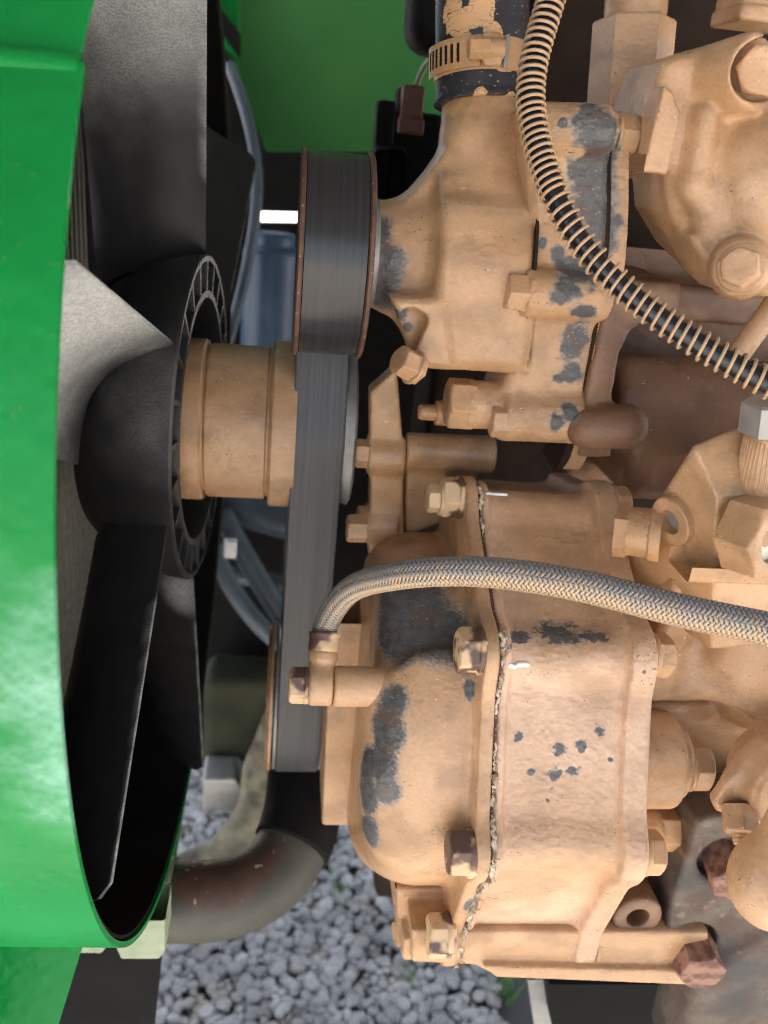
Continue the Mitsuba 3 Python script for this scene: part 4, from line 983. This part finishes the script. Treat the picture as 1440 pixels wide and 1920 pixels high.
n4 = _n(np.cross(e3 - e1, nL)); n4 = n4 if n4 @ Z > 0 else -n4
def f_fp(p):
    f1 = f_half(p, e0, nL); f2 = f_half(p, e0, nR); f3_ = f_half(p, e0, nT); f4 = f_half(p, e1, n4)
    b = smax(smax(smax(f1, f2, 0.001), f3_, 0.001), f4, 0.004)
    lo_ = f_half(p, P(1290, 1190, 0.44), [0, 0, -1.0]); bk = f_half(p, [0, max(e1[1], e3[1]) + 0.02, 0], [0, 1.0, 0])
    return np.maximum(np.maximum(b, lo_), bk)
mesh_fp = solid((min(e0[0], e3[0], eb[0], e1[0]) - 0.016, e0[1] - 0.01, P(1290, 1190, .44)[2] - 0.004), (0.30, max(e1[1], e3[1]) + 0.022, max(e0[2], e1[2]) + 0.010), 0.0012, f_fp)
add('fuel_pump__head', mesh_fp, 'tan_paint', 30)
pf = front(mesh_fp, 1262, 972)
add('fuel_pump__plug', lathe(pf - nL * 0.001, nL, [(0, 0.0), (0, 0.0122), (0.0045, 0.0122), (0.0052, 0.0115), (0.0052, 0.0062), (0.0005, 0.0058), (0.0005, 0)], 48), 'tan_paint', 30)
add('fuel_pump__plug__socket', hexprism(pf - nL * 0.0005, nL, 0.0013, 0.0098, 0.2), 'grey_metal')
pn = front(mesh_fp, 1385, 1000)
add('fuel_pump__hex_nut', bolt(P(1398, 998, 0.392), [0.50, -0.85, 0.1], 0.0310, 0.0140, 0.0, 0.0, spin=0.55, dish=0.004), 'tan_paint', 30)
add('fuel_pump__hex_nut__face', lathe(P(1398, 998, 0.392) + _n([0.50, -0.85, 0.1]) * 0.0095, [0.50, -0.85, 0.1], [(0, 0), (0, 0.0104), (0.0010, 0.0104), (0.0016, 0.0095), (0.0010, 0.0080), (0.0006, 0)], 48), 'zinc', 30)
add('fuel_pump__hex_collar', lathe(P(1400, 998, 0.396), [0.50, -0.85, 0.1], [(0, 0), (0, 0.0165), (0.003, 0.0165), (0.003, 0)], 48), 'tan_paint', 30)
kb = P(1432, 905, 0.398); kd = _n(P(1450, 770, 0.385) - kb)
add('fuel_pump__knob', lathe(kb, kd, [(-0.01, 0), (-0.01, 0.0125), (0.0, 0.0128), (0.022, 0.0105), (0.024, 0.0095), (0.024, 0)], 64), 'tan_paint', 35)
for k in range(40):
    a = k * 2 * math.pi / 40; n_, u_, w_ = basis(kd); r_ = math.cos(a) * u_ + math.sin(a) * w_
    if r_ @ FWD > 0.35: continue
    add('fuel_pump__knob__knurl', tube([kb + r_ * 0.0126 + kd * 0.001, kb + r_ * 0.0104 + kd * 0.0215], 0.0006, 5), 'tan_paint', True)
add('fuel_pump__knob__cap', hexprism(kb + kd * 0.024, kd, 0.014, 0.0235, 0.2), 'grey_metal')
# base under the head
D5 = 0.452
def f_fpb(p):
    yb = P(1350, 1250, D5)[1]
    ledge = f_box(p, P(1395, 1078, 0.400) + [0.018, 0.012, 0], (0.045, 0.012, 0.0052), 0.0012)
    body = f_ext(p, [P(1268, 1095, D5), P(1520, 1112, D5), P(1520, 1330, D5), P(1190, 1322, D5), P(1215, 1260, D5), P(1240, 1180, D5)], yb, yb + 0.06, 1, 0.006)
    lowb = f_ext(p, [P(1190, 1318, D5), P(1520, 1326, D5), P(1520, 1480, D5), P(1190, 1480, D5)], yb + 0.012, yb + 0.06, 1, 0.004)
    groove = f_cap(p, P(1330, 1150, D5 - 0.002), P(1275, 1310, D5 - 0.002), 0.004)
    bulge = f_ell(p, P(1450, 1200, D5 + 0.012), (0.040, 0.034, 0.052))
    f = smin(U(0.010, body, bulge), lowb, 0.004)
    f = smax(f, -groove, 0.012)
    cav = f_ell(p, P(1340, 1362, D5 + 0.006), (0.016, 0.022, 0.010))
    f = smax(f, -cav, 0.006)
    return np.minimum(f, ledge)
mesh_fpb = solid((P(1185, 1300, .46)[0], P(1350, 1250, .385)[1], P(1350, 1470, .45)[2] - 0.03), (P(1500, 1250, .45)[0], P(1350, 1250, .50)[1], P(1350, 1055, .41)[2]), 0.0012, f_fpb)
add('fuel_pump__body', mesh_fpb, 'tan_paint', True)
tag('fuel_pump', 'tan fuel pump with chamfered head block, round plug and large hex nut', 'pump')
# elbow fitting between housing and pump
f0, f1 = P(1150, 992, 0.437), P(1238, 1002, 0.430)
fd = _n(f1 - f0); Lf2 = np.linalg.norm(f1 - f0)
add('pipe_union__nut', hexprism(f0 + fd * 0.001, fd, Lf2 * 0.30, 0.0235, 0.3), 'tan_paint', False)
add('pipe_union__sleeve', lathe(f0 + fd * Lf2 * 0.3, fd, [(0, 0), (0, 0.0120), (Lf2 * .45, 0.0122), (Lf2 * .5, 0.0135), (Lf2 * .72, 0.0135), (Lf2 * .72, 0)], 48), 'tan_paint', 30)
tag('pipe_union', 'short tan pipe union with hex nut between gear housing and fuel pump', 'fitting')

# drain cylinder right of the drum
g0 = P(1205, 1422, 0.462); gd = X
gl_ = P(1296, 1422, 0.438)[0] - g0[0]; g1 = g0 + gd * gl_
k0 = P(1205, 1553, 0.472); kl = P(1247, 1553, .460)[0] - k0[0]
mesh_dr = solid(*bb(g0, g1 + gd * 0.006, k0 - gd * 0.01, pad=0.030), 0.0011, lambda p: U(0.003, f_cyl(p, g0 - gd * 0.012, g1, 0.0252, 0.0250, 0.0015), f_cyl(p, g1 - gd * 0.004, g1 + gd * 0.0045, 0.0205, None, 0.001), f_cyl(p, g1 - gd * 0.004, g1 + gd * 0.0065, 0.0180, None, 0.0008),
    f_cyl(p, k0 - gd * 0.012, k0 + gd * kl, 0.0120, None, 0.0015), f_cyl(p, k0, k0 + gd * (kl + 0.0025), 0.0108, None, 0.0008)))
add('relief_valve__body', mesh_dr, 'tan_paint', True)
add('relief_valve__bolt', bolt(g1 + gd * 0.0065 + [0, -0.006, 0], gd, 0.0215, 0.0100, 0.0125, 0.0020, spin=0.1), 'tan_paint', 35)
add('relief_valve__bolt', bolt(k0 + gd * (kl + 0.0025), gd, 0.0205, 0.0095, 0.0, 0.0, spin=0.5), 'tan_paint', 35)
tag('relief_valve', 'tan cylinder with two hex plugs on the right of the gear housing', 'valve')
# ------------------------------------------------------------------ lower right: mount, rail, cap
def f_rail(p):
    a = f_ext(p, [P(772, 1745, .49), P(772, 1806, .49), P(890, 1812, .49), P(930, 1832, .49), P(1330, 1850, .49), P(1330, 1750, .49)], P(1000, 1790, .47)[1], P(1000, 1790, .60)[1], 1, 0.002)
    lip = f_ext(p, [P(905, 1812, .485), P(1330, 1822, .485), P(1330, 1850, .485), P(930, 1834, .485)], P(1000, 1790, .464)[1], P(1000, 1790, .58)[1], 1, 0.001)
    step = f_box(p, P(900, 1775, .475) + [0, 0.02, 0], (0.042, 0.022, 0.008), 0.002)
    blk = f_ext(p, [P(742, 1668, .50), P(905, 1668, .50), P(905, 1808, .50), P(772, 1806, .50), P(772, 1786, .50), P(748, 1780, .50)], P(800, 1740, .485)[1], P(800, 1740, .56)[1], 1, 0.002)
    return U(0.002, a, lip, step, blk)
mesh_rail = solid((P(735, 1740, .5)[0], P(1000, 1790, .44)[1], P(1000, 1860, .50)[2]), (P(1340, 1790, .5)[0], P(1000, 1790, .59)[1], P(1000, 1650, .50)[2] + 0.03), 0.0015, f_rail)
add('oil_pan_rail__rail', mesh_rail, 'tan_paint', True)
add('oil_pan_rail__bolt', bolt(P(768, 1745, .495), [-0.95, -0.25, 0], 0.0125, 0.007, 0.0085, 0.0015, spin=0.4), 'tan_paint', 35)
tag('oil_pan_rail', 'long tan oil pan rail along the bottom under the gear housing', 'rail')
# rusty mount plate
ym = P(1330, 1700, 0.472)[1]
mp = [P(1306, 1540, .47), P(1345, 1528, .47), P(1520, 1522, .47), P(1520, 2000, .47), P(1262, 2000, .47), P(1312, 1842, .47), P(1290, 1790, .47), P(1246, 1768, .47), P(1262, 1690, .47)]
def f_mount(p):
    a = f_ext(p, mp, ym, ym + 0.034, 1, 0.003)
    b = f_ext(p, [P(1312, 1842, .47), P(1520, 1700, .47), P(1520, 2000, .47), P(1262, 2000, .47)], ym - 0.005, ym + 0.03, 1, 0.005)
    f = smin(a, b, 0.010)
    for px, py in ((1358, 1612), (1297, 1768)):
        o = Q(px, py, ym); f = smax(f, -f_cyl(p, o - [0, 0.02, 0], o + [0, 0.008, 0], 0.0138, None, 0.002), 0.002)
    return f
mesh_mount = solid((Q(1215, 1750, ym)[0], ym - 0.008, Q(1300, 2000, ym)[2]), (Q(1500, 1700, ym)[0], ym + 0.036, Q(1330, 1490, ym)[2]), 0.0014, f_mount, 0.0004, 300, 9)
add('engine_mount__plate', mesh_mount, 'worn_plate', True)
dmt = _n([-0.06, -0.85, -0.10])
add('engine_mount__bolt', bolt(Q(1358, 1612, ym + 0.006), dmt, 0.0215, 0.0160, 0.0, 0.0, spin=0.3), 'rusty_bolt', 30)
add('engine_mount__bolt', bolt(Q(1297, 1768, ym + 0.006), dmt, 0.0225, 0.0190, 0.0, 0.0, spin=0.75), 'rusty_bolt', 30)
tag('engine_mount', 'rusty worn steel engine mount plate with two rust-brown bolts', 'bracket')
lg = P(1192, 1712, .475)
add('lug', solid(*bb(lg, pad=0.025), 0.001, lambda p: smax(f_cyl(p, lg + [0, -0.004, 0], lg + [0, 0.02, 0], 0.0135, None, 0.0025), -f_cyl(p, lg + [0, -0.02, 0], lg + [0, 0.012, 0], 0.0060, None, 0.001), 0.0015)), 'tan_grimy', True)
tag('lug', 'round lug with a threaded hole beside the rusty mount plate', 'lug')
# nut on a flange arm, round cap
def f_arm(p):
    y0 = P(1380, 1480, .425)[1]
    fl = f_ext(p, [P(1510, 1385, .42), P(1440, 1398, .42), P(1402, 1426, .42), P(1368, 1464, .42), P(1338, 1506, .42), P(1345, 1524, .42), P(1370, 1532, .42), P(1384, 1556, .42), P(1408, 1568, .42), P(1440, 1562, .42), P(1510, 1548, .42)], y0, y0 + 0.007, 1, 0.002)
    face = f_cyl(p, Q(1500, 1490, y0 - 0.012), Q(1500, 1490, y0 - 0.012) + [0, 0.03, 0], S(92, .415), None, 0.004)
    return U(0.010, fl, face)
add('oil_filter_base__body', solid(*bb(P(1330, 1370, .40), P(1500, 1610, .43), P(1500, 1500, .46)), 0.0012, f_arm), 'tan_paint', True)
nn = _n([-0.10, -0.68, -0.62])
add('oil_filter_base__nut', bolt(P(1387, 1527, .4225), nn, 0.0145, 0.0085, 0.0, 0.0, spin=0.2), 'tan_paint', 35)
add('oil_filter_base__stud', lathe(P(1387, 1527, .4225) + nn * 0.0085, nn, [(0, 0), (0, 0.0042), (0.0015, 0.0042), (0.002, 0.0038), (0.0025, 0.0042), (0.0035, 0.0042), (0.004, 0.0038), (0.0045, 0.0040), (0.0052, 0.0035), (0.0052, 0)], 24), 'tan_paint', 30)
tag('oil_filter_base', 'tan round filter base with a nut and stud at the right edge', 'filter base')
cp = P(1452, 1650, .385)
add('dome_cap', solid(*bb(cp, pad=0.035), 0.0012, lambda p: U(0.004, f_ell(p, cp, (0.0195, 0.0195, 0.0225)), f_cyl(p, cp + [0.004, 0, 0.008], cp + [0.012, 0.006, 0.034], 0.016, None, 0.002))), 'tan_paint', True)
CHIPS.append((P(1438, 1530, .37), (0.006, 0.02, 0.012)))
tag('dome_cap', 'smooth tan rounded cap in front of the rusty mount at the right edge', 'cap')
# dark bay and strut at the bottom
add('cross_member', slab([P(1030, 1846, .62), P(1310, 1846, .62), P(1310, 2010, .62), P(1055, 2010, .62)], [0, 0.12, 0.02]), 'near_black')
tag('cross_member', 'black steel cross member below the pan rail', 'beam')
add('leaning_strut', slab([P(990, 1838, .66), P(1030, 1836, .66), P(1060, 2010, .66), P(1015, 2010, .66)], [0, 0.006, 0]), 'grey_metal')
tag('leaning_strut', 'narrow grey metal strut leaning beside the black cross member', 'strut')

# ------------------------------------------------------------------ brackets between belt and drum
def f_front(p):
    y0 = P(640, 1400, .56)[1]
    a = f_ext(p, [P(612, 1318, .56), P(672, 1318, .56), P(690, 1420, .56), P(668, 1558, .56), P(603, 1558, .56)], y0, y0 + 0.05, 1, 0.002)
    b = f_ext(p, [P(630, 1160, .56), P(676, 1148, .56), P(700, 1150, .56), P(700, 1330, .56), P(616, 1330, .56)], y0 + 0.012, y0 + 0.05, 1, 0.002)
    return np.minimum(a, b)
add('timing_cover__plate', solid((P(595, 1400, .57)[0], P(640, 1400, .55)[1], P(640, 1570, .57)[2]), (P(710, 1400, .57)[0], P(640, 1400, .62)[1], P(640, 1130, .57)[2]), 0.0015, f_front), 'tan_paint', True)
tag('timing_cover', 'tan upright timing cover edge between the belt and the drum cover', 'cover')
def f_brk(p):
    y0 = P(720, 900, .52)[1]
    web = f_ext(p, [P(694, 735, .53), P(745, 690, .53), P(756, 830, .53), P(758, 1040, .53), P(690, 1040, .53), P(694, 930, .53)], y0, y0 + 0.016, 1, 0.002)
    t1 = f_cyl(p, [P(688, 850, .52)[0], y0 + 0.004, P(720, 852, .52)[2]], [P(757, 850, .52)[0], y0 + 0.004, P(720, 852, .52)[2]], 0.0105, None, 0.001)
    t2 = f_cyl(p, [P(672, 988, .52)[0], y0 + 0.006, P(720, 992, .53)[2]], [P(750, 990, .52)[0], y0 + 0.006, P(720, 992, .53)[2]], 0.0105, None, 0.001)
    return U(0.004, web, t1, t2)
add('fan_bracket__web', solid((P(660, 900, .53)[0], P(720, 900, .50)[1], P(720, 1050, .54)[2]), (P(764, 900, .53)[0], P(720, 900, .56)[1], P(720, 680, .53)[2]), 0.0012, f_brk), 'tan_paint', True)
def f_arm2(p):
    y0 = P(720, 900, .52)[1]
    t = f_cyl(p, [P(759, 850, .52)[0], y0 + 0.006, P(820, 850, .52)[2]], [P(930, 858, .52)[0], y0 + 0.006, P(820, 850, .52)[2]], 0.0105, 0.0112, 0.002)
    w = f_ext(p, [P(759, 870, .53), P(900, 880, .53), P(880, 960, .53), P(759, 1010, .53)], y0 + 0.006, y0 + 0.03, 1, 0.003)
    return U(0.006, t, w)
add('fan_bracket__arm', solid(*bb(P(755, 820, .51), P(935, 1020, .53), P(800, 900, .57), P(800, 900, .50)), 0.0013, f_arm2), 'tan_paint', True)
add('fan_bracket__bolt', bolt(P(690, 851, .516), -X, 0.0140, 0.0075, 0.0, 0.0, spin=0.3), 'tan_paint', 35)
add('fan_bracket__bolt', bolt(P(674, 991, .519), -X, 0.0140, 0.0075, 0.0, 0.0, spin=0.2), 'tan_paint', 35)
add('fan_bracket__bolt', bolt(P(830, 935, .475), -X, 0.0130, 0.0065, 0.009, 0.002, spin=0.2), 'worn_bolt', 35)
tag('fan_bracket', 'tan fan drive bracket with side bolts right of the belt', 'bracket')

# ------------------------------------------------------------------ lower left: pipes, nuts, plates
ec, _ = spline([P(225, 1690, .60), P(330, 1690, .605), P(430, 1682, .61), P(510, 1640, .625), P(556, 1565, .645), P(572, 1480, .665), P(575, 1400, .69)], 90)
add('coolant_pipe__elbow', tube(ec[:78], 0.0262, 40), 'rusty_pipe', True)
add('coolant_pipe__hose', tube(ec[55:], np.linspace(0.0285, 0.029, len(ec) - 55), 40), 'near_black', True)
add('coolant_pipe__collar', tube(ec[8:16], 0.0280, 40), 'greenish_metal', True)
for px, py, rr in ((430, 1660, 60), (500, 1640, 55), (380, 1670, 40)): RUSTED.append((P(px, py, .585), (S(rr * 1.5, .6), 0.04, S(rr * 0.75, .6))))
tag('coolant_pipe', 'rusty coolant elbow pipe bending up into a black hose at the lower left', 'pipe')
dc, _ = spline([P(325, 1655, .90), P(400, 1612, .90), P(452, 1568, .90), P(482, 1505, .91), P(496, 1435, .92), P(525, 1360, .93), P(590, 1290, .94)], 70)
add('muddy_hose', tube(dc, 0.0200 + 0.0015 * np.sin(np.arange(70) * 0.35), 28), 'dirty_hose', True)
tag('muddy_hose', 'mud-coloured bent hose in front of the gravel behind the elbow pipe', 'hose')
add('clamp_block', solid(*bb(P(150, 1735, .56), P(312, 1800, .56), P(230, 1760, .60), P(230, 1760, .53), pad=0.004), 0.0015, lambda p: np.minimum(f_ext(p, [P(216, 1728, .55), P(310, 1722, .55), P(310, 1786, .55), P(298, 1800, .55), P(226, 1800, .55), P(214, 1772, .55)], P(260, 1760, .54)[1], P(260, 1760, .58)[1], 1, 0.001),
    f_ext(p, [P(150, 1724, .56), P(212, 1724, .56), P(206, 1770, .56), P(190, 1790, .56), P(140, 1788, .56)], P(180, 1760, .55)[1], P(180, 1760, .59)[1], 1, 0.001))), 'greenish_metal', 30)
tag('clamp_block', 'pale greenish metal clamp block under the shroud at the lower left', 'clamp')
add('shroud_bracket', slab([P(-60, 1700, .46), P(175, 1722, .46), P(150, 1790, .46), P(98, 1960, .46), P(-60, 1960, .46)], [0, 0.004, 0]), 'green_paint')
tag('shroud_bracket', 'flat green bracket plate below the round shroud', 'bracket')
add('frame_plate', slab([P(60, 1780, .60), P(305, 1770, .60), P(282, 1990, .60), P(60, 1990, .60)], [0, 0.010, 0]), 'near_black')
tag('frame_plate', 'dark brown frame plate below the greenish clamp block', 'plate')
add('shroud_flange', slab([P(246, 1740, .68), P(308, 1740, .68), P(352, 1480, .76), P(338, 1480, .76)], [0, 0.004, 0]), 'green_inside')
tag('shroud_flange', 'narrow green flange strip behind the fan shroud rim', 'flange')

# ------------------------------------------------------------------ behind the belt: added black sheets with a bright slot, hoses, blue drum
bk = [P(330, 470, 1.0), P(478, 470, 1.0), P(478, 418, 1.0), P(830, 424, 1.0), P(830, 1330, 1.0), P(520, 1440, 1.0), P(360, 1440, 1.0)]
add('dark_backing__lower_sheet', slab(bk, [0, 0.02, 0]), 'near_black')  # black sheets added to fill the dark gap behind the belt
add('dark_backing__upper_sheet', slab([P(330, -60, 1.0), P(436, 120, 1.0), P(436, 260, 1.0), P(490, 285, 1.0), P(760, 285, 1.0), P(760, 404, 1.0), P(478, 396, 1.0), P(478, 470, 1.0), P(330, 470, 1.0)], [0, 0.02, 0]), 'near_black')
tag('dark_backing', 'black sheet added to darken the gap far behind the belt with a bright slot left of the upper pulley', 'dark_backing')
for k, (pts, r, lab) in enumerate([
    ([P(400, 930, .93), P(470, 960, .93), P(560, 985, .93)], 0.018, 'upper blue-grey hose behind the belt left edge'),
    ([P(420, 1075, .93), P(480, 1085, .93), P(580, 1105, .93)], 0.009, 'thin blue-grey hose level behind the belt'),
    ([P(415, 960, .90), P(470, 1060, .90), P(560, 1200, .90)], 0.011, 'steep dark blue hose slanting behind the belt'),
    ([P(400, 1020, .88), P(440, 1110, .88), P(530, 1210, .88)], 0.009, 'lowest slanting grey hose left of the belt')]):
    c, _ = spline(pts, 24); kk = add('background_hose', tube(c, r, 16), 'blue_grey', True); tag(kk, lab, 'hose')
add('white_clip', solid(*bb(P(432, 1028, .855), pad=0.02), 0.001, lambda p: f_box(p, P(432, 1028, .855), (0.006, 0.004, 0.0095), 0.002)), 'white_plastic', True)
tag('white_clip', 'small white plastic clip beside the blue-grey hoses', 'clip')
bd = P(508, 560, 0.98)
add('blue_canister', solid(*bb(bd, pad=0.09), 0.003, lambda p: U(0.004, f_cyl(p, bd - [0, 0, 0.075], bd + [0, 0, 0.055], 0.032, None, 0.006), f_cyl(p, bd + [0, 0, 0.05], bd + [0, 0, 0.07], 0.024, None, 0.004))), 'blue_plastic', True)
tag('blue_canister', 'blue blurred canister between the fan hub and the upper pulley', 'canister')
gcv, _ = spline([P(430, 120, .92), P(466, 230, .92), P(482, 340, .92), P(474, 440, .92), P(452, 550, .92), P(425, 650, .92)], 40)
add('grey_hose', tube(gcv, 0.006, 14), 'blue_grey', True)
tag('grey_hose', 'thin curved grey hose right of the shaded rear fan blade', 'hose')
add('steering_box', solid(*bb(P(450, 1340, .98), pad=0.09), 0.003, lambda p: U(0.008, f_box(p, P(455, 1330, .97), (0.040, 0.03, 0.055), 0.012), f_cyl(p, P(400, 1265, .96), P(520, 1280, .96), 0.02, None, 0.004))), 'olive_dark', True)
tag('steering_box', 'shaded olive-brown casting behind the belt bottom', 'casting')
nb2 = P(420, 1468, .94)
add('galvanised_nut', solid(*bb(nb2, pad=0.035), 0.002, lambda p: smax(f_box(p, nb2, (0.021, 0.02, 0.021), 0.002), f_half(p, nb2 + [0.012, 0, 0.021], [0.8, 0, 0.6]), 0.002)), 'grey_metal', True)
tag('galvanised_nut', 'pale grey square nut beside the muddy hose behind the fan', 'nut')
# dark brackets left of the pump neck
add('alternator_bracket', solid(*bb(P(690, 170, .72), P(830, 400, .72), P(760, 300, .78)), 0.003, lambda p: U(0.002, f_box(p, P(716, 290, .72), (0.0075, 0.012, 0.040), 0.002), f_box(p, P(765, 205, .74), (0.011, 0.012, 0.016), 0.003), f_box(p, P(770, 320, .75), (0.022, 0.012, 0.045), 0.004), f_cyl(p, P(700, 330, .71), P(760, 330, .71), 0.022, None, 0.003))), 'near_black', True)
tag('alternator_bracket', 'dark shaded bracket standing against the far green panel', 'bracket')
cn = P(772, 195, 0.69)
add('wiring_connector', solid(*bb(cn, pad=0.03), 0.0015, lambda p: U(0.001, f_box(p, cn, (0.0085, 0.008, 0.013), 0.002), f_box(p, cn + [0, -0.004, -0.016], (0.010, 0.007, 0.006), 0.002))), 'red_brown', True)
cv_, _ = spline([P(776, 178, .69), P(786, 145, .68), P(806, 112, .66), P(850, 90, .64)], 30)
add('wiring_connector__cable', tube(cv_, 0.0022, 10), 'greenish_metal', True)
tag('wiring_connector', 'dark red-brown connector block with a thin cable left of the peeling hose', 'connector')
ab = P(800, 20, 0.62)
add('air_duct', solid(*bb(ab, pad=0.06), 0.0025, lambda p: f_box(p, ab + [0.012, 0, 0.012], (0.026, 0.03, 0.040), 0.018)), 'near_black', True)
tag('air_duct', 'black rounded air duct left of the peeling hose', 'duct')
finish()
